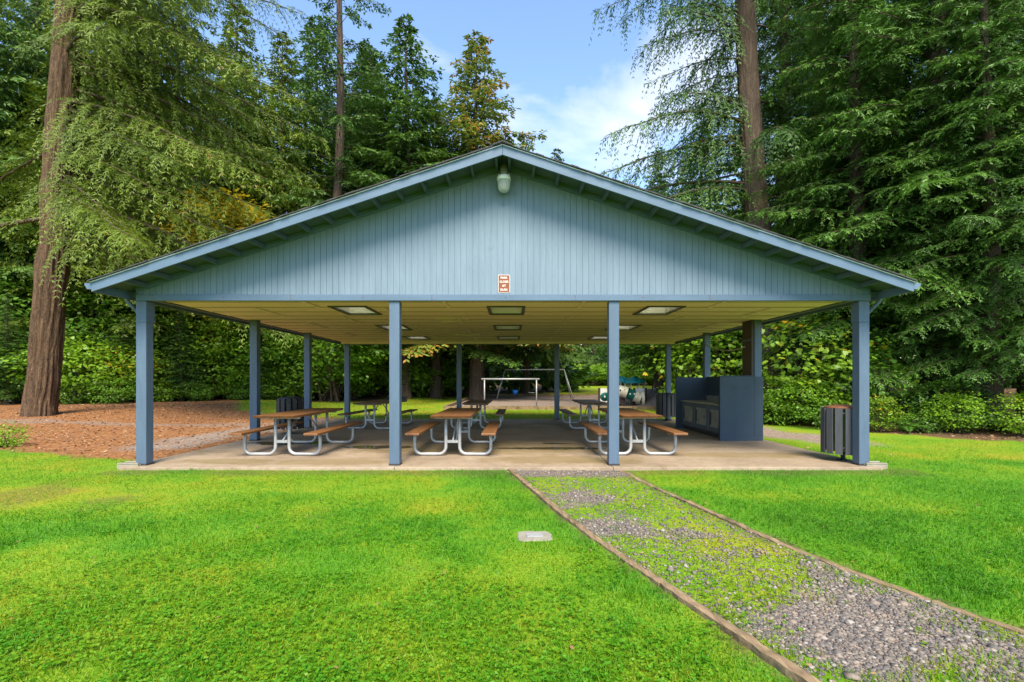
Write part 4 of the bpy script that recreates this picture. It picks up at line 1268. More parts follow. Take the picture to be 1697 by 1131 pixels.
def shrub_crown(seed, H, Rx, nclump, nleaf, leaf_l, leaf_w, outline, base_z=0.25, layer=0.35, spread=0.42, top_heavy=1.0, cup=0.15):
    """leafy mound: sprays of leaves on stem tips spread through the volume, denser outside"""
    rng = np.random.RandomState(seed)
    d = unit(rng.normal(0, 1, (nclump, 3)))
    rad = rng.uniform(0.45, 1.0, nclump) ** 0.55
    lump = 0.72 + 0.5 * fbm(d[:, 0] * 1.8 + seed, d[:, 1] * 1.8, d[:, 2] * 1.8, 3)
    C = d * (rad * lump)[:, None]
    C[:, 0] *= Rx; C[:, 1] *= Rx
    C[:, 2] = (C[:, 2] * 0.5 + 0.5) * (H - base_z) * 1.0 + base_z
    taper = 0.42 + 0.58 * np.clip(C[:, 2] / H * 2.0, 0, 1) ** 0.7 if top_heavy > 0 else 1.0
    C[:, 0] *= taper; C[:, 1] *= taper
    out = unit(C - np.array([0, 0, H * 0.35]))
    rep = np.repeat(np.arange(nclump), nleaf)
    n = len(rep)
    offs = rng.normal(0, spread, (n, 3)); offs[:, 2] *= layer
    P = C[rep] + offs + out[rep] * rng.uniform(-0.1, 0.25, n)[:, None]
    P[:, 2] = np.maximum(P[:, 2], 0.03)
    P[:, 2] -= 0.25 * spread * (np.hypot(offs[:, 0], offs[:, 1]) / spread) ** 1.5 * 0.4
    D = unit(offs * np.array([1, 1, 0.3])) + out[rep] * 0.5 + rng.normal(0, 0.45, (n, 3)); D[:, 2] -= 0.25
    N = np.array([0, 0, 0.65]) + out[rep] * 1.0 + rng.normal(0, 0.42, (n, 3))
    l = leaf_l * rng.uniform(0.6, 1.25, n)
    V, F = leaves(P, D, N, l, leaf_w * l / leaf_l * rng.uniform(0.85, 1.15, n), outline, rng, cup)
    ct = rng.rand(nclump)
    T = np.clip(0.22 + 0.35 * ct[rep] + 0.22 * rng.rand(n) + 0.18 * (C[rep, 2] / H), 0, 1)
    paths = []
    for k in rng.choice(nclump, min(nclump, 26), replace=False):
        e = C[k]; s = np.array([rng.normal(0, 0.12 * Rx), rng.normal(0, 0.12 * Rx), -0.1])
        t = np.linspace(0, 1, 6)[:, None]
        mid = (s + e) / 2 + np.array([0, 0, 0.25 * H]) * 0.5
        paths.append(((1 - t) ** 2 * s + 2 * t * (1 - t) * mid + t * t * e, np.linspace(0.012 + 0.006 * H, 0.006, 6)))
    sv, sf = tubes(paths, 4)
    return V, F, np.repeat(T, len(outline)), sv, sf

def fern_mesh(seed, mat, nf=13, L=0.95):
    rng = np.random.RandomState(seed)
    Vs, Fs, Ts, off = [], [], [], 0
    for k in range(nf):
        a = k * 2.399 + rng.uniform(-.3, .3)
        l = L * rng.uniform(0.7, 1.15)
        hd = np.array([math.cos(a), math.sin(a), 0]); sdv = np.array([-math.sin(a), math.cos(a), 0])
        n = 22
        t = (np.arange(n) + 1) / n
        upv = rng.uniform(0.75, 1.15)
        P = hd * (l * 0.75 * t)[:, None] + np.array([0, 0, 1]) * (l * (upv * t - 0.75 * t * t))[:, None]
        tg = unit(np.gradient(P, axis=0))
        pl = 0.16 * L * np.sin(np.clip(t * 1.05 + 0.05, 0, 1) * PI) ** 0.6 + 0.015
        for s in (-1, 1):
            D = sdv * s + tg * 0.35 + np.array([0, 0, -0.25])
            D = np.tile(D, (1, 1)) + rng.normal(0, 0.06, D.shape)
            N = np.cross(tg, sdv * s) * s
            V, F = leaves(P, D, N, pl, np.full(n, 0.036 * L), DIAMOND, rng)
            Vs.append(V); Fs.append(F + off); off += len(V); Ts.append(np.repeat(np.clip(0.3 + 0.4 * rng.rand(n), 0, 1), 4))
    return np_mesh('fronds', np.concatenate(Vs), np.concatenate(Fs), mat, False, np.concatenate(Ts))

# foliage materials (base colours)
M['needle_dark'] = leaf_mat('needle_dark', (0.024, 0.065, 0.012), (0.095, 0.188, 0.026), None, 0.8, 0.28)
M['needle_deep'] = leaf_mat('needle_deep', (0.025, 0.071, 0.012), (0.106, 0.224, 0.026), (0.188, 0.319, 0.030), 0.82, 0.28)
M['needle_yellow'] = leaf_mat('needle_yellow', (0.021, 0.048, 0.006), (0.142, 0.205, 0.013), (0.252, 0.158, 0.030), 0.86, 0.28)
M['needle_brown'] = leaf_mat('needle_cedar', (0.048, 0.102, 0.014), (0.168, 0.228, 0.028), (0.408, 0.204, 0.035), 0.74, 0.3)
M['leaf_green'] = leaf_mat('leaf_green', (0.045, 0.120, 0.008), (0.200, 0.360, 0.018), (0.34, 0.37, 0.02), 0.84, 0.4, 0.42, 1.0)
M['leaf_mid'] = leaf_mat('leaf_mid', (0.030, 0.090, 0.008), (0.140, 0.285, 0.016), (0.26, 0.31, 0.02), 0.86, 0.38, 0.42, 1.0)
M['leaf_dark'] = leaf_mat('leaf_dark', (0.022, 0.072, 0.010), (0.106, 0.228, 0.018), None, 0.9, 0.3, 0.38, 0.8)
M['leaf_gold'] = leaf_mat('leaf_gold', (0.20, 0.20, 0.010), (0.50, 0.36, 0.014), (0.60, 0.28, 0.012), 0.80, 0.45, 0.45)
M['leaf_mixed'] = leaf_mat('leaf_mixed', (0.050, 0.125, 0.010), (0.200, 0.340, 0.020), (0.56, 0.33, 0.015), 0.70, 0.42, 0.42)
M['fern'] = leaf_mat('fern_frond', (0.024, 0.080, 0.010), (0.105, 0.240, 0.022), None, 0.9, 0.35)

TREES = []
def place_tree(name, loc, trunk_me, crown, mat, label, cat='tree', group='trees around the shelter', rz=0.0, sc=1.0):
    root = empty(name, loc, rz)
    root.scale = (sc, sc, sc)
    link('trunk', trunk_me, root)
    V, F, T, bv, bf = crown
    link('crown', np_mesh('crown', V, F, mat, False, T), root)
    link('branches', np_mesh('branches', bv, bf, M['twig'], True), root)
    tag(root, label, cat, group)
    TREES.append(root)
    return root
def again(src, loc, label, rz=0.0, sc=1.0, mat=None, group=None):
    o = copy_tree(src)
    o.location = loc; o.rotation_euler = (0, 0, rz); o.scale = (sc, sc, sc) if not isinstance(sc, tuple) else sc
    o['label'] = label
    if group: o['group'] = group
    if mat is not None:
        for ch in o.children:
            if ch.name.startswith('crown') or ch.name.startswith('foliage'):
                ch.material_slots[0].link = 'OBJECT'
                ch.material_slots[0].material = mat
    return o
def G(x, y, dz=0.0): return (x, y, float(gz(x, y)) + dz)

# --- big old fir on the left
tm, axf = trunk_mesh('fir_trunk', 34, 0.42, 0.29, (3.0, 0.3), M['bark'], 1.3, nseg=96, dz=0.12, flare=0.10, ridge=0.10, bend=0.12)
prof_l = lambda u: 8.6 * (1 - 0.5 * u)
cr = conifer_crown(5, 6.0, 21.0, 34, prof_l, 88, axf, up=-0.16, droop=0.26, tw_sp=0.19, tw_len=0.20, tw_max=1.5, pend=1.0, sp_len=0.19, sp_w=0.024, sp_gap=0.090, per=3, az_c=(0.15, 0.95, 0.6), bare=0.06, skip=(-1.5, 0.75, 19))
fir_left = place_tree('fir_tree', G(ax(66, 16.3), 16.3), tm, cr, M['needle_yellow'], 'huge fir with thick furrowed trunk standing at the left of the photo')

# --- tall tree right of the roof, with long hanging boughs
tm, axf = trunk_mesh('fir_trunk', 36, 0.47, 0.26, (-1.4, 0.4), M['bark_grey'], 2.1, nseg=72, dz=0.16, flare=0.25, ridge=0.055, bend=0.15)
prof_r = lambda u: 6.6 * (1 - 0.6 * u)
cr = conifer_crown(8, 8.0, 24.0, 36, prof_r, 66, axf, up=0.16, droop=0.46, tw_sp=0.24, tw_len=0.22, tw_max=1.5, pend=1.5, sp_len=0.21, sp_w=0.042, sp_gap=0.10, az_c=(PI * 0.97, 0.9, 0.5), bare=0.14, per=2, lenvar=(0.4, 1.2))
fir_right = place_tree('fir_tree', G(ax(1277, 19.0), 19.0), tm, cr, M['needle_dark'], 'tall bare-trunked fir with hanging boughs rising behind the right roof slope')

# --- dense spruce (boughs to the ground), used for the right-hand wood
tm, axf = trunk_mesh('spruce_trunk', 26.2, 0.42, 0.02, (0.2, 0.1), M['bark_grey'], 3.4, nseg=36, dz=0.35, flare=0.3, ridge=0.05, bend=0.1)
prof_s = lambda u: 5.2 * (1 - u) ** 0.75 * (0.75 + 0.25 * min(1, u * 6)) + 0.35
cr = conifer_crown(21, 2.0, 26.5, 27, prof_s, 215, axf, up=0.18, droop=0.40, tw_sp=0.20, tw_len=0.28, tw_max=1.35, pend=0.55, sp_len=0.20, sp_w=0.034, sp_gap=0.088, per=3, bare=0.12)
spruce = place_tree('spruce_tree', G(13.7, 15.6), tm, cr, M['needle_deep'], 'dark spruce with boughs almost to the ground at the right edge')
again(spruce, G(11.9, 16.6), 'spruce behind the right corner post with boughs hanging over shrubs', 1.9, 0.82)
again(spruce, G(15.3, 14.2), 'spruce at the right edge whose low boughs overhang the lawn', 0.9, 0.8)
again(spruce, G(17.3, 18.4), 'spruce farthest right, partly outside the photo', 3.3, 1.1)
again(spruce, G(12.6, 22.5), 'dark spruce just right of the tall bare trunk, above the roof end', 4.5, 1.12)
again(spruce, G(19.0, 25.0), 'dark spruce filling the upper right corner behind the others', 0.6, 1.25)
again(spruce, G(20.5, 31.0), 'tall dark spruce deep in the right-hand wood', 5.2, 1.3)
again(spruce, G(13.5, 13.6), 'young spruce at the lawn edge on the far right', 2.8, 0.62)

# --- open conifers behind the roof
tm, axf = trunk_mesh('fir_trunk', 33, 0.42, 0.10, (0.5, 0.0), M['bark_grey'], 4.2, nseg=32, dz=0.4, flare=0.2, ridge=0.05, bend=0.2)
prof_o = lambda u: 4.6 * (1 - u) ** 0.5
cr = conifer_crown(33, 9.0, 32.5, 33, prof_o, 95, axf, up=0.15, droop=0.32, tw_sp=0.26, tw_len=0.28, tw_max=1.2, pend=0.6, sp_len=0.28, sp_w=0.095, sp_gap=0.13, bare=0.3, lenvar=(0.5, 1.25))
fir_open = place_tree('fir_tree', G(ax(549, 31), 31), tm, cr, M['needle_dark'], 'slender dark fir with sparse boughs left of the roof peak, trunk visible')
tm, axf = trunk_mesh('spruce_trunk', 26.3, 0.38, 0.02, (0.2, 0.0), M['bark_grey'], 5.7, nseg=28, dz=0.5, flare=0.2, ridge=0.04, bend=0.15)
prof_m = lambda u: 6.0 * (1 - u) ** 0.80 + 0.3
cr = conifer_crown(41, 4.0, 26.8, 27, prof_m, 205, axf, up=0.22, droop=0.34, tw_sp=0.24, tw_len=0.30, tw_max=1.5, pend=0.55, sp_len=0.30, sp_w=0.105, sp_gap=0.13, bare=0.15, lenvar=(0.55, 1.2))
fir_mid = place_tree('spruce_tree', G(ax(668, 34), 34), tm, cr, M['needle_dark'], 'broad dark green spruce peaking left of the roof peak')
fir_mid.scale = (1.35, 1.35, 1.0)
again(fir_mid, G(ax(722, 37), 37), 'green spruce between the broad dark spruce and the cedar', 2.2, (1.25, 1.25, 0.86))
cedar = again(fir_mid, G(ax(790, 36), 36), 'rust-tinged cedar with a pointed top just left of the roof peak', 1.1, (1.5, 1.5, 1.02), M['needle_brown'])
again(fir_mid, G(ax(925, 52), 52), 'small distant conifer just right of the roof peak', 3.0, 0.98)
again(fir_mid, G(ax(872, 46), 46), 'green conifer tip half hidden behind the roof peak', 3.9, 0.90)
again(fir_mid, G(ax(1090, 42), 42), 'drooping green conifer behind the right roof slope', 0.4, 0.80, M['needle_deep'])
again(fir_mid, G(ax(1165, 36), 36), 'dark conifer between the roof slope and the tall bare trunk', 1.4, 0.80, M['needle_deep'])
again(fir_mid, G(ax(612, 38), 38), 'dark spruce behind the slender fir', 5.0, (1.3, 1.3, 1.0))
again(fir_mid, G(ax(470, 34), 34), 'yellowish spruce right behind the golden maple', 2.0, 0.95, M['needle_yellow'])
again(fir_mid, G(ax(300, 29), 29), 'yellow-green spruce midway between the big fir and the golden maple', 4.0, 1.05, M['needle_yellow'])
again(fir_mid, G(ax(-10, 26), 26), 'dark spruce just left of the big fir', 3.0, 0.95)
again(fir_mid, G(ax(185, 27), 27), 'spruce just right of the big fir trunk', 1.2, 1.0, M['needle_yellow'])
again(fir_mid, G(ax(400, 33), 33), 'dense green spruce behind the yellow maple', 0.9, 0.85)
again(fir_mid, G(ax(235, 31), 31), 'dense spruce deep in the wood above the left eave', 2.9, 0.95)
again(fir_mid, G(ax(60, 29), 29), 'dense spruce in the wood directly behind the big fir', 4.9, 0.95)
again(fir_open, G(ax(1335, 27), 27), 'dark fir in the wood right of the tall bare trunk', 5.5, 1.05)

again(fir_mid, G(ax(395, 40), 40), 'dense yellow-green spruce high above the golden maple', 1.9, (1.4, 1.4, 1.2), M['needle_yellow'])
again(fir_mid, G(ax(520, 39), 39), 'dense dark spruce between the golden maple and the slender fir', 0.2, (1.4, 1.4, 1.12), M['needle_dark'])
again(fir_mid, G(ax(610, 41), 41), 'dense dark spruce just right of the slender fir', 3.7, (1.3, 1.3, 1.1), M['needle_dark'])
again(fir_mid, G(ax(110, 34), 34), 'dense spruce far behind the big fir trunk', 2.6, 1.25, M['needle_yellow'])
# --- trunks seen under the roof, beyond the tables
tm2, axf = trunk_mesh('fir_trunk', 26, 0.50, 0.15, (0.1, 0.0), M['bark_grey'], 6.3, nseg=32, dz=0.4, flare=0.35, ridge=0.06, bend=0.1)
cr = conifer_crown(52, 3.2, 25, 26, lambda u: 5.0 * (1 - u) ** 0.7, 60, axf, up=0.1, droop=0.45, tw_sp=0.34, tw_len=0.28, tw_max=1.4, pend=0.8, sp_len=0.34, sp_w=0.12, sp_gap=0.18, bare=0.12)
field_tree = place_tree('fir_tree', G(ax(777, 46.5), 46.5), tm2, cr, M['needle_dark'], 'fir with pale flared trunk seen under the roof beside the back post')
for px_, Y_, s_, lab in ((806, 54, 0.7, 'dark trunk second from the pale trunk, behind the low bar'), (848, 57, 0.75, 'dark fir behind the blue swing seat'), (903, 56, 0.7, 'dark fir behind the right half of the swing frame'), (915, 63, 0.8, 'dark fir at the corner of the far field'),
                         (1090, 62, 1.0, 'fir at the far field edge right of the play structure'), (1055, 76, 1.0, 'fir above the domed roofs, beyond the far hedge'), (985, 80, 1.0, 'fir behind the hedge, left of the play structure')):
    again(field_tree, G(ax(px_, Y_), Y_), lab, Y_ * 1.3, s_)

# --- deciduous
def shrub(name, loc, spec, mat, label, group, rz=0.0, sc=1.0):
    V, F, T, sv, sf = spec
    root = empty(name, loc, rz); root.scale = (sc, sc, sc)
    link('foliage', np_mesh('foliage', V, F, mat, False, T), root)
    link('stems', np_mesh('stems', sv, sf, M['twig'], True), root)
    tag(root, label, 'shrub' if 'maple' not in name else 'tree', group)
    return root
spec_tall = shrub_crown(61, 5.8, 2.6, 190, 42, 0.20, 0.15, OVAL, spread=0.46, layer=0.22, base_z=0.8)
spec_round = shrub_crown(62, 3.2, 2.2, 120, 38, 0.18, 0.13, OVAL, spread=0.40, layer=0.25)
spec_low = shrub_crown(63, 1.1, 1.0, 90, 20, 0.10, 0.075, OVAL, base_z=0.05, spread=0.18)
spec_maple = shrub_crown(64, 3.6, 1.9, 120, 17, 0.17, 0.165, MAPLE, spread=0.34, layer=0.25)
spec_big = shrub_crown(65, 8.5, 3.6, 420, 24, 0.24, 0.22, OVAL, base_z=2.5, spread=0.45)
GRP_L = 'leafy shrubs along the left wood edge'
GRP_R = 'leafy shrubs along the right wood edge'
GRP_B = 'leafy shrubs behind the shelter'
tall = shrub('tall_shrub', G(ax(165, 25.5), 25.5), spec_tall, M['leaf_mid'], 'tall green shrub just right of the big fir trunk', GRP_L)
again(tall, G(ax(20, 24.5), 24.5), 'tall dark green shrub at the left edge of the photo', 1.1, 1.1, M['leaf_dark'])
again(tall, G(ax(95, 27.5), 27.5), 'tall shrub directly behind the big fir trunk', 2.1, 1.25, M['leaf_dark'])
again(tall, G(ax(235, 27.5), 27.5), 'tall bright shrub behind the left corner post', 3.0, 1.15, M['leaf_green'])
again(tall, G(ax(310, 27.0), 27.0), 'tall yellowish shrub just right of the left corner post', 4.1, 0.95, M['leaf_mixed'])
again(tall, G(ax(375, 29.5), 29.5), 'tall bright shrub left of the second side post', 5.0, 1.0, M['leaf_green'])
again(tall, G(ax(440, 29.5), 29.5), 'tall shrub right behind the second side post', 0.6, 0.95, M['leaf_mid'], GRP_B)
again(tall, G(ax(490, 31.5), 31.5), 'bright tall shrub left of the third side post', 1.7, 1.05, M['leaf_green'], GRP_B)
again(tall, G(ax(548, 29.6), 29.6), 'tall shrub between the third and last left side posts', 2.5, 1.05, M['leaf_mid'], GRP_B)
again(tall, G(ax(615, 36), 36), 'bright tall shrub left of the front left post', 3.6, 1.15, M['leaf_green'], GRP_B)
again(tall, G(ax(680, 40), 40), 'tall shrub right of the front left post', 4.4, 1.2, M['leaf_mid'], GRP_B)
again(tall, G(ax(730, 44), 44), 'tall shrub left of the back post and pale trunk', 5.3, 1.2, M['leaf_dark'], GRP_B)
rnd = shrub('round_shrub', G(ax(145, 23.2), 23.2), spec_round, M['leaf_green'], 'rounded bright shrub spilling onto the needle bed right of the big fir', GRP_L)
again(rnd, G(ax(210, 24.2), 24.2), 'rounded yellowish shrub at the foot of the left corner post view', 1.3, 0.85, M['leaf_mixed'])
again(rnd, G(ax(30, 22.5), 22.5), 'rounded dark shrub left of the big fir trunk', 2.4, 0.9, M['leaf_dark'])
again(rnd, G(ax(400, 28), 28), 'rounded shrub just left of the second side post', 5.2, 0.65, M['leaf_mid'])
again(rnd, G(ax(470, 29.5), 29.5), 'rounded shrub above the black litter bin', 0.3, 0.75, M['leaf_green'], GRP_B)
again(rnd, G(ax(540, 32), 32), 'rounded shrub right of the third side post', 1.6, 0.85, M['leaf_mid'], GRP_B)
again(rnd, G(ax(602, 34.5), 34.5), 'rounded yellow-green shrub right of the last left side post', 2.7, 0.8, M['leaf_mixed'], GRP_B)
again(rnd, G(ax(690, 41), 41), 'rounded dark shrub at the grass edge behind the barbecue', 3.8, 0.9, M['leaf_dark'], GRP_B)
again(rnd, G(ax(640, 37.5), 37.5), 'rounded shrub behind the front left post at the grass edge', 0.9, 0.85, M['leaf_green'], GRP_B)
again(rnd, G(ax(672, 35.5), 35.5), 'bright rounded shrub between the front left post and the back post', 5.1, 1.0, M['leaf_green'], GRP_B)
again(rnd, G(ax(715, 39.5), 39.5), 'bright rounded shrub just left of the back post', 0.2, 1.05, M['leaf_green'], GRP_B)
again(rnd, G(ax(748, 44.5), 44.5), 'rounded shrub directly left of the pale trunk', 1.9, 1.0, M['leaf_mid'], GRP_B)
low = shrub('low_shrub', G(ax(190, 22.3), 22.3), spec_low, M['leaf_mid'], 'low shrub at the edge of the needle bed left of the corner post', 'low shrubs at the wood edges')
for px_, Y_, s_, m_, lab in ((120, 22.0, 0.9, 'leaf_green', 'low bright shrub beside the foot of the big fir'), (270, 24.3, 0.9, 'leaf_green', 'low bright shrub right of the left corner post at the bed edge'), (330, 25.2, 0.8, 'leaf_mid', 'low shrub at the dry grass edge between the first two left posts'),
                            (5, 10.3, 0.42, 'leaf_green', 'small green weed clump at the left edge of the needle bed'), (395, 27, 0.8, 'leaf_dark', 'low dark shrub left of the second side post'), (455, 28.5, 1.0, 'leaf_green', 'low bright shrub behind the left litter bin')):
    again(low, G(ax(px_, Y_), Y_), lab, px_ * 0.7, s_, M[m_])
# right side
rmap = shrub('maple_sapling', G(9.95, 16.0), spec_maple, M['leaf_mixed'], 'young maple with green and yellow leaves right of the counter column', GRP_R)
for px_, Y_, s_, m_, lab in ((128, 23.9, 0.75, 'leaf_green', 'broad-leaved sapling right of the big fir at the bed edge'), (268, 25.4, 0.7, 'leaf_mixed', 'yellow-tinged sapling right of the left corner post'), (345, 26.4, 0.85, 'leaf_green', 'bright broad-leaved sapling midway between the first two left posts'), (505, 29.2, 0.9, 'leaf_mixed', 'yellowing sapling beside the third side post'), (585, 32.0, 0.8, 'leaf_green', 'bright sapling beside the last left side post')):
    again(rmap, G(ax(px_, Y_), Y_), lab, px_ * 0.3, s_, M[m_], GRP_L)
for px_, Y_, s_, lab in ((205, 23.8, 0.16, 'young conifer at the bed edge left of the corner post'), (300, 25.0, 0.19, 'young conifer right of the left corner post'), (12, 21.5, 0.18, 'young conifer left of the big fir'), (425, 28.0, 0.17, 'young conifer beside the second side post')):
    again(spruce, G(ax(px_, Y_), Y_), lab, px_ * 0.2, (s_ * 1.6, s_ * 1.6, s_))
again(rmap, G(7.95, 19.8), 'young green maple behind the counter column', 2.0, 1.0, M['leaf_green'])
again(rmap, G(8.9, 21.6), 'young yellowing maple seen between the right side posts', 3.3, 1.25)
again(rmap, G(10.9, 15.2), 'young dark maple left of the right corner post', 4.3, 0.7, M['leaf_dark'])
again(rmap, G(11.6, 12.6), 'bright maple seedling low on the bank right of the corner post', 5.1, 0.30, M['leaf_green'])
again(rmap, G(12.6, 12.0), 'maple seedling second from the corner post on the bank', 0.4, 0.30, M['leaf_green'])
again(rmap, G(13.9, 12.2), 'maple seedling at the right edge of the photo', 1.4, 0.42, M['leaf_green'])
again(rmap, G(9.9, 13.1), 'yellowish maple seedling just right of the corner post foot', 2.4, 0.28, M['leaf_mixed'])
again(tall, G(9.4, 21.5), 'tall dark shrub behind the young maples right of the counter', 1.9, 0.85, M['leaf_mid'], GRP_R)
again(tall, G(12.3, 19.6), 'tall dark shrub left of the right corner post', 2.9, 0.75, M['leaf_dark'], GRP_R)
again(rnd, G(9.1, 15.4), 'rounded shrub at the foot of the tall bare trunk', 1.0, 0.5, M['leaf_mid'], GRP_R)
again(rnd, G(12.3, 13.8), 'rounded dark shrub under the spruce boughs right of the corner post', 3.0, 0.42, M['leaf_dark'], GRP_R)
again(rnd, G(8.3, 21.5), 'bright rounded shrub behind the far litter bin', 5.0, 0.5, M['leaf_green'], GRP_R)
again(tall, G(8.6, 27), 'tall bright shrub behind the serving counter', 5.6, 1.0, M['leaf_green'], GRP_R)
for x, y, s_, m_, lab in ((8.35, 15.6, 0.8, 'leaf_mid', 'low shrub at the gravel edge right of the serving counter'), (9.35, 14.1, 0.75, 'leaf_dark', 'low dark shrub left of the rusty-lidded litter bin'), (11.0, 12.9, 0.45, 'leaf_dark', 'low shrub on the bank right of the corner post'),
                          (13.4, 12.3, 0.45, 'leaf_dark', 'low shrub on the bank near the right edge'), (12.0, 12.9, 0.7, 'leaf_dark', 'low dark shrub in the shade under the spruce')):  # dark leaf colour on the bank paints in shade from the boughs
    again(low, G(x, y), lab, x * 3, s_, M[m_])
fm = fern_mesh(71, M['fern'])
ferns = [(10.6, 13.0, 1.0, 'sword fern right of the corner post on the dark bank'), (11.7, 13.4, 1.15, 'large sword fern under the spruce boughs'), (12.9, 12.7, 0.95, 'sword fern nearest the lawn on the right bank'), (13.6, 13.1, 1.1, 'sword fern at the right edge of the bank'),
         (ax(150, 22.4), 22.4, 1.2, 'sword fern at the needle bed edge right of the big fir'), (ax(255, 24.2), 24.2, 1.3, 'sword fern right of the left corner post'), (ax(470, 28.6), 28.6, 1.5, 'sword fern behind the black litter bin'), (ax(595, 33.0), 33.0, 1.7, 'large fern behind the back left picnic table'), (9.6, 14.6, 0.9, 'sword fern left of the right corner post'), (14.6, 12.9, 1.2, 'sword fern farthest right under the boughs'), (12.2, 14.0, 1.3, 'sword fern set back in the shade under the spruce'), (10.0, 13.9, 1.1, 'sword fern between the litter bin and the corner post')]
for i, (x, y, s_, lab) in enumerate(ferns):
    o = empty('sword_fern', G(x, y), i * 1.3); o.scale = (s_, s_, s_)
    link('fronds', fm, o)
    tag(o, lab, 'fern', 'sword ferns')
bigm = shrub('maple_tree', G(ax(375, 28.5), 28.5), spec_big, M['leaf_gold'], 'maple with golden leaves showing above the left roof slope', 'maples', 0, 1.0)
bigm.location.z += 3.4
again(bigm, G(ax(290, 30), 30, 2.0), 'yellow-green maple left of the golden maple', 2.0, 1.0, M['leaf_mixed'])
again(bigm, G(ax(205, 33), 33, 0.5), 'green maple deep in the wood left of the roof', 3.0, 1.1, M['leaf_green'])
again(bigm, G(ax(1350, 24), 24, 0.0), 'yellow-leaved maple glimpsed between the bare trunk and the spruces', 4.0, 0.62, M['leaf_gold'])
for i, (px_, Y_, s_, m_) in enumerate(((955, 72, 1.0, 'leaf_green'), (1000, 73, 1.05, 'leaf_mid'), (1045, 74, 1.0, 'leaf_green'), (1090, 73, 1.1, 'leaf_mid'), (1135, 70, 1.1, 'leaf_green'))):
    again(rnd, G(ax(px_, Y_), Y_), ('first', 'second', 'third', 'fourth', 'fifth')[i] + ' hedge bush from the left along the far field edge', i * 1.1, (2.2 * s_, 1.6 * s_, 1.0 * s_), M[m_], 'hedge bushes along the far field')

# --- the deep wood behind everything: one mass
Vs, Fs, Ts, off = [], [], [], 0
lite = [conifer_crown(80 + k, 1.0, 25.6, 26, lambda u: 5.4 * (1 - u) ** 0.7, 62, None, up=0.1, droop=0.4, tw_sp=0.80, tw_len=0.32, tw_max=1.8, pend=0.7, sp_len=0.85, sp_w=0.40, sp_gap=0.60, bare=0.1) for k in range(2)]
rng = np.random.RandomState(17)
sites = []
for a in np.linspace(-72, 64, 31):
    for rr in (50, 64):
        q = R(a + rng.uniform(-1.5, 1.5)); d = rr + rng.uniform(-5, 5)
        x, y = d * math.sin(q), d * math.cos(q) * 1.05
        if -4 < x < 0.43 * y and y < 84:
            y = 86 + rng.uniform(0, 8)
        if y < 22: y = 22 + rng.uniform(0, 6)
        if 9 < x and y < 34: y += 14
        if ax(745, y) < x < ax(985, y) and y < 84: y = 88 + rng.uniform(0, 8)
        sites.append((x, y))
for k, (x, y) in enumerate(sites):
    V, F, T, bv, bf = lite[k % 2]
    c, s = math.cos(k * 1.7), math.sin(k * 1.7)
    sc_ = rng.uniform(0.75, 1.15)
    W = V * sc_
    W = np.stack([W[:, 0] * c - W[:, 1] * s + x, W[:, 0] * s + W[:, 1] * c + y, W[:, 2] + float(gz(x, y))], -1)
    Vs.append(W); Fs.append(F + off); Ts.append(T); off += len(W)
fw = link('far_wood', np_mesh('far_wood', np.concatenate(Vs), np.concatenate(Fs), M['needle_dark'], False, np.concatenate(Ts)))
tag(fw, 'dense dark conifer wood in the far background', 'wood', kind='stuff')
# undergrowth that closes the wood floor
Vs, Fs, Ts, off = [], [], [], 0
V, F, T, sv, sf = shrub_crown(90, 2.6, 2.2, 40, 8, 0.55, 0.40, OVAL, spread=0.5)
for k in range(110):
    x = rng.uniform(-60, 40); y = rng.uniform(30, 60)
    ok = (x < np.interp(y, [24, 30, 40, 48, 60], [-24, -16, -10, -6, -2])) or x > np.interp(y, [22, 40, 60], [11, 17, 25])
    if not ok and -4 < x < 6 and y > 52: ok = True
    if not ok: continue
    sc_ = rng.uniform(0.7, 1.3)
    W = V * sc_ + np.array([x, y, float(gz(x, y))])
    Vs.append(W); Fs.append(F + off); Ts.append(T); off += len(W)
for k in range(34):
    x = rng.uniform(-12, 46); y = rng.uniform(84, 98)
    W = V * rng.uniform(2.0, 3.4) + np.array([x, y, float(gz(x, y))])
    Vs.append(W); Fs.append(F + off); Ts.append(T); off += len(W)
ug = link('undergrowth', np_mesh('undergrowth', np.concatenate(Vs), np.concatenate(Fs), M['leaf_dark'], False, np.concatenate(Ts)))
tag(ug, 'dark leafy undergrowth between the trees of the wood', 'undergrowth', kind='stuff')

# ------------------------------------------------------------------ lawn
def lawn_material():
    m, nt, p, out = new_mat('grass_blades')
    at = nt.nodes.new('ShaderNodeAttribute'); at.attribute_name = 'tint'
    col = grass_color(nt, at.outputs['Fac'])
    nt.links.new(col, p.inputs['Base Color'])
    p.inputs['Roughness'].default_value = 0.5
    p.inputs['Specular IOR Level'].default_value = 0.25
    tr = nt.nodes.new('ShaderNodeBsdfTranslucent'); nt.links.new(col, tr.inputs['Color'])
    mx = nt.nodes.new('ShaderNodeMixShader'); mx.inputs[0].default_value = 0.4
    nt.links.new(p.outputs[0], mx.inputs[1]); nt.links.new(tr.outputs[0], mx.inputs[2]); nt.links.new(mx.outputs[0], out.inputs['Surface'])
    return m
M['grass'] = lawn_material()
rng = np.random.RandomState(23)
def scatter(n, ylo, yhi, wide=1.12, pw=1.0):
    # uniform over the wedge in front of the camera, thinned with distance
    u = rng.rand(n)
    Y = ylo * (yhi / ylo) ** u if pw == 1.0 else ylo + (yhi - ylo) * u
    X = (rng.rand(n) * 2 - 1) * (wide * Y + 0.6)
    return X, Y
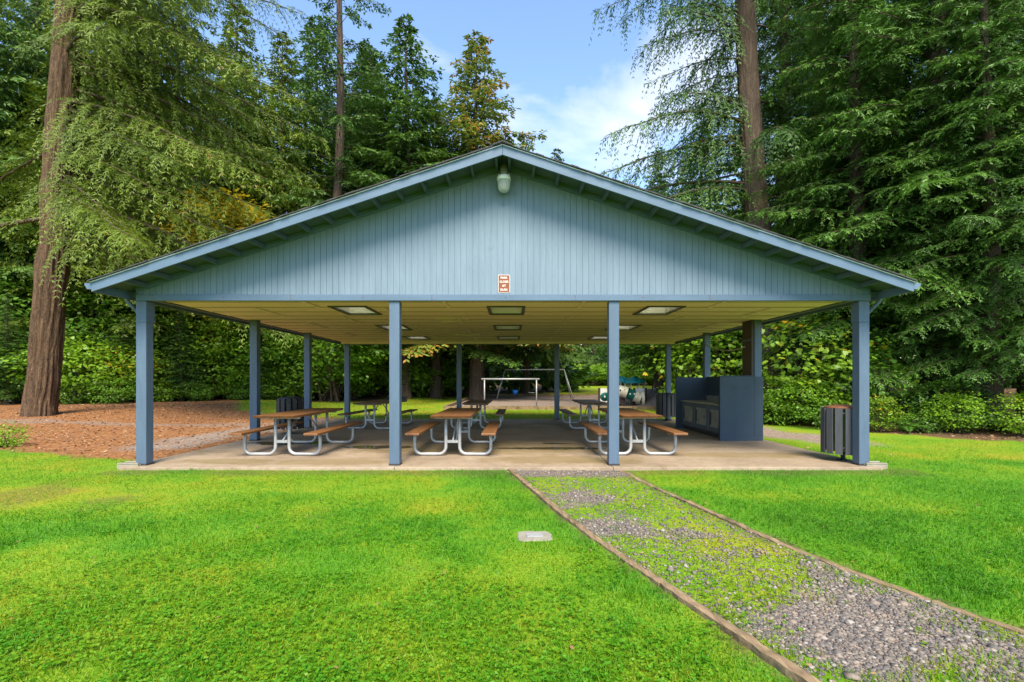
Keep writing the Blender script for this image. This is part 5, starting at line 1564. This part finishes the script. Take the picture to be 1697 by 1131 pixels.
def grass_ok(X, Y):
    zn, wood = zones(X, Y)
    r = rng.rand(len(X))
    bare = np.maximum(np.maximum(np.maximum(zn[:, 0], zn[:, 1] * 0.96), zn[:, 3] * 0.8), 0.45 * in_path(X, Y))
    ok = (r > bare * 1.15 - 0.05)
    ok &= ~((X > -6.25) & (X < 5.92) & (Y > 7.60) & (Y < 17.25))
    ok &= ~((np.abs(X - 0.205) < 0.16) & (np.abs(Y - 4.385) < 0.15))
    ok &= (np.abs(X - path_l(Y)) > 0.055) | (Y > 7.7)
    ok &= (np.abs(X - path_r(Y)) > 0.055) | (Y > 7.7)
    return ok, zn
def blades(X, Y, zn, hmin, hmax, w, bend=0.5):
    n = len(X)
    z = gz(X, Y)
    cl = fbm(X * 2.2 + 5, Y * 2.2, 7.0, 3)
    h = (hmin + (hmax - hmin) * rng.rand(n)) * (0.55 + 0.95 * cl) * (1 - 0.45 * zn[:, 2])
    a = rng.rand(n) * 2 * PI
    lean = rng.uniform(0.15, 1.1, n) * h
    D = np.stack([np.cos(a), np.sin(a), np.zeros(n)], -1)
    b = rng.rand(n) * 2 * PI
    S = np.stack([np.cos(b), np.sin(b), np.zeros(n)], -1) * (w * rng.uniform(0.6, 1.4, n) / 2)[:, None]
    B = np.stack([X, Y, z - 0.004], -1)
    mid = B + D * (lean * 0.35)[:, None]; mid[:, 2] += h * 0.6
    tip = B + D * lean[:, None]; tip[:, 2] += h * 0.95
    V = np.stack([B - S, B + S, mid + S * 0.7, mid - S * 0.7, tip], 1)
    i = np.arange(n) * 5
    return V.reshape(-1, 3), np.stack([i, i + 1, i + 2, i + 3], -1), np.stack([i + 3, i + 2, i + 4], -1), np.repeat(np.clip(0.12 + 0.62 * zn[:, 2] + rng.normal(0, 0.22, n), 0, 1), 5)
X, Y = scatter(215000, 2.0, 11.5)
ok, zn = grass_ok(X, Y)
X, Y, zn = X[ok], Y[ok], zn[ok]
V, Fq, Ft, T = blades(X, Y, zn, 0.022, 0.058, 0.0055)
lawn = link('lawn_grass', np_mesh('lawn_grass', V, [Fq, Ft], M['grass'], False, T))
tag(lawn, 'short bright green lawn grass in front of the shelter', 'grass', kind='stuff')
# broad little weeds and clover
X, Y = scatter(48000, 2.0, 10.0)
ok, zn = grass_ok(X, Y)
ok &= fbm(X * 1.3 + 20, Y * 1.3, 9.0, 3) > 0.45
X, Y, zn = X[ok], Y[ok], zn[ok]
n = len(X)
Vs, Fs, Ts, off = [], [], [], 0
z = gz(X, Y) + rng.uniform(0.012, 0.04, n)
tt = np.clip(0.05 + 0.45 * zn[:, 2] + rng.normal(0, 0.12, n), 0, 1)
for k in range(3):
    a = rng.rand(n) * 0.6 + k * 2.094 + rng.rand(n)
    D = np.stack([np.cos(a), np.sin(a), rng.uniform(-0.1, 0.5, n)], -1)
    V, F = leaves(np.stack([X, Y, z], -1), D, np.array([0, 0, 1.0]) + rng.normal(0, 0.3, (n, 3)), rng.uniform(0.010, 0.024, n), rng.uniform(0.009, 0.019, n), DIAMOND, rng)
    Vs.append(V); Fs.append(F + off); off += len(V); Ts.append(np.repeat(tt, 4))
cl = link('clover', np_mesh('clover', np.concatenate(Vs), np.concatenate(Fs), M['grass'], False, np.concatenate(Ts)))
tag(cl, 'clover and small broad weeds growing through the lawn', 'clover', kind='stuff')
# grass beyond the shelter
X = rng.uniform(-17, 14, 60000); Y = rng.uniform(17.2, 46, 60000)
zn, wood = zones(X, Y)
ok = (rng.rand(len(X)) > np.maximum(zn[:, 0], zn[:, 1]) * 1.2)
X, Y, zn = X[ok], Y[ok], zn[ok]
V, Fq, Ft, T = blades(X, Y, zn, 0.04, 0.09, 0.02)
fg = link('field_grass', np_mesh('field_grass', V, [Fq, Ft], M['grass'], False, T))
tag(fg, 'yellowish grass on the field behind the shelter', 'grass', kind='stuff')

# ------------------------------------------------------------------ gravel stones on the path
ico = np.array([(0, 0, 1), (.894, 0, .447), (.276, .851, .447), (-.724, .526, .447), (-.724, -.526, .447), (.276, -.851, .447), (.724, .526, -.447), (-.276, .851, -.447), (-.894, 0, -.447), (-.276, -.851, -.447), (.724, -.526, -.447), (0, 0, -1)])
icf = np.array([(0, 1, 2), (0, 2, 3), (0, 3, 4), (0, 4, 5), (0, 5, 1), (1, 6, 2), (2, 7, 3), (3, 8, 4), (4, 9, 5), (5, 10, 1), (2, 6, 7), (3, 7, 8), (4, 8, 9), (5, 9, 10), (1, 10, 6), (6, 11, 7), (7, 11, 8), (8, 11, 9), (9, 11, 10), (10, 11, 6)])
OCT = np.array([(1, 0, 0.1), (-1, 0.1, 0), (0.1, 1, 0), (0, -1, 0.1), (0.1, 0, 1), (0, 0, -1.0)]); OCF = np.array([(0, 2, 4), (2, 1, 4), (1, 3, 4), (3, 0, 4), (2, 0, 5), (1, 2, 5), (3, 1, 5), (0, 3, 5)])
def stones(X, Y, size, ico=ico, icf=icf):
    n = len(X); k = len(ico)
    s = size * np.exp(rng.normal(0, 0.36, n))
    jit = ico[None] * (1 + rng.normal(0, 0.16, (n, k, 1)))
    jit = jit * np.stack([s, s * rng.uniform(0.6, 1, n), s * rng.uniform(0.3, 0.65, n)], -1)[:, None, :]
    a = rng.rand(n) * 2 * PI; c, q = np.cos(a)[:, None], np.sin(a)[:, None]
    V = np.stack([jit[..., 0] * c - jit[..., 1] * q + X[:, None], jit[..., 0] * q + jit[..., 1] * c + Y[:, None], jit[..., 2] + (gz(X, Y) + s * 0.18)[:, None]], -1)
    F = icf[None] + (np.arange(n) * k)[:, None, None]
    return V.reshape(-1, 3), F.reshape(-1, 3), np.repeat(rng.rand(n), k)
def stone_mat(name, stops):
    m, nt, p, out = new_mat(name)
    at = nt.nodes.new('ShaderNodeAttribute'); at.attribute_name = 'tint'
    c = ramp(nt, at.outputs['Fac'], stops)
    f = noise(nt, vec_of(nt, 'Position'), 120, 3, 0.6)
    c = mixc(nt, 0.35, c, ramp(nt, f, [(0.3, (0.045, 0.040, 0.034)), (0.7, (0.22, 0.19, 0.16))]))
    nt.links.new(c, p.inputs['Base Color']); p.inputs['Roughness'].default_value = 0.7
    return m
M['pebble'] = stone_mat('pebble', [(0.0, (0.04, 0.038, 0.04)), (0.3, (0.085, 0.076, 0.072)), (0.6, (0.15, 0.118, 0.095)), (0.85, (0.22, 0.165, 0.12)), (1.0, (0.34, 0.31, 0.28))])
Y = 2.0 * (7.6 / 2.0) ** rng.rand(110000)
X = path_l(Y) + (path_r(Y) - path_l(Y)) * rng.rand(110000)
g = path_gravel(X, Y)
keep = (rng.rand(len(X)) < (0.06 + 0.36 * g)) & in_path(X, Y)
X, Y = X[keep][:26000], Y[keep][:26000]
nr = Y < 3.3
V, F, T = stones(X[nr], Y[nr], 0.0072 + 0.0045 * rng.rand(nr.sum()))
V2, F2, T2 = stones(X[~nr], Y[~nr], 0.0095 + 0.005 * rng.rand((~nr).sum()), OCT, OCF)
V, F, T = np.concatenate([V, V2]), np.concatenate([F, F2 + len(V)]), np.concatenate([T, T2])
gv = link('path_gravel', np_mesh('path_gravel', V, F, M['pebble'], False, T))
tag(gv, 'loose grey gravel stones on the path between the timbers', 'gravel', kind='stuff')

# ------------------------------------------------------------------ litter on the needle bed
n = 20000
X = rng.uniform(-19, -5.9, n); Y = rng.uniform(8.0, 24, n)
zn, wood = zones(X, Y)
ok = rng.rand(n) < zn[:, 0] * (1 - 0.6 * zn[:, 1]) + 0.015
ok &= ~((X > -6.25) & (Y > 7.6))
Xr = rng.uniform(6.2, 15, 6000); Yr = rng.uniform(9.5, 19, 6000)
zr, _ = zones(Xr, Yr)
okr = rng.rand(6000) < zr[:, 0] + 0.012
X, Y = np.concatenate([X[ok], Xr[okr]]), np.concatenate([Y[ok], Yr[okr]])
n = len(X)
P = np.stack([X, Y, gz(X, Y) + 0.012], -1)
a = rng.rand(n) * 2 * PI
l = rng.uniform(0.03, 0.10, n)
V, F = leaves(P, np.stack([np.cos(a), np.sin(a), rng.uniform(-0.1, 0.4, n)], -1), np.array([0, 0, 1.0]) + rng.normal(0, 0.4, (n, 3)), l, l * rng.uniform(0.2, 0.6, n), DIAMOND, rng)
M['litter'] = stone_mat('litter', [(0.0, (0.09, 0.036, 0.014)), (0.4, (0.25, 0.095, 0.030)), (0.75, (0.36, 0.16, 0.052)), (1.0, (0.42, 0.26, 0.12))])
lt = link('leaf_litter', np_mesh('leaf_litter', V, F, M['litter'], False, np.repeat(rng.rand(n), 4)))
tag(lt, 'reddish brown fallen needles and bark chips under the trees', 'leaf litter', kind='stuff')

# a few fallen leaves on the lawn and path
n = 110
X, Y = scatter(n, 2.2, 10.5)
ok = ~((X > -6.25) & (X < 5.92) & (Y > 7.6))
X, Y = X[ok], Y[ok]; n = len(X)
a = rng.rand(n) * 2 * PI
l = rng.uniform(0.02, 0.04, n)
V, F = leaves(np.stack([X, Y, gz(X, Y) + 0.03], -1), np.stack([np.cos(a), np.sin(a), rng.uniform(-0.2, 0.3, n)], -1), np.array([0, 0, 1.0]) + rng.normal(0, 0.4, (n, 3)), l, l * rng.uniform(0.4, 0.8, n), OVAL, rng, 0.3)
fl = link('fallen_leaves', np_mesh('fallen_leaves', V, F, M['litter'], False, np.repeat(rng.rand(n), 6)))
tag(fl, 'scattered small brown leaves lying on the lawn', 'fallen leaves', kind='stuff')
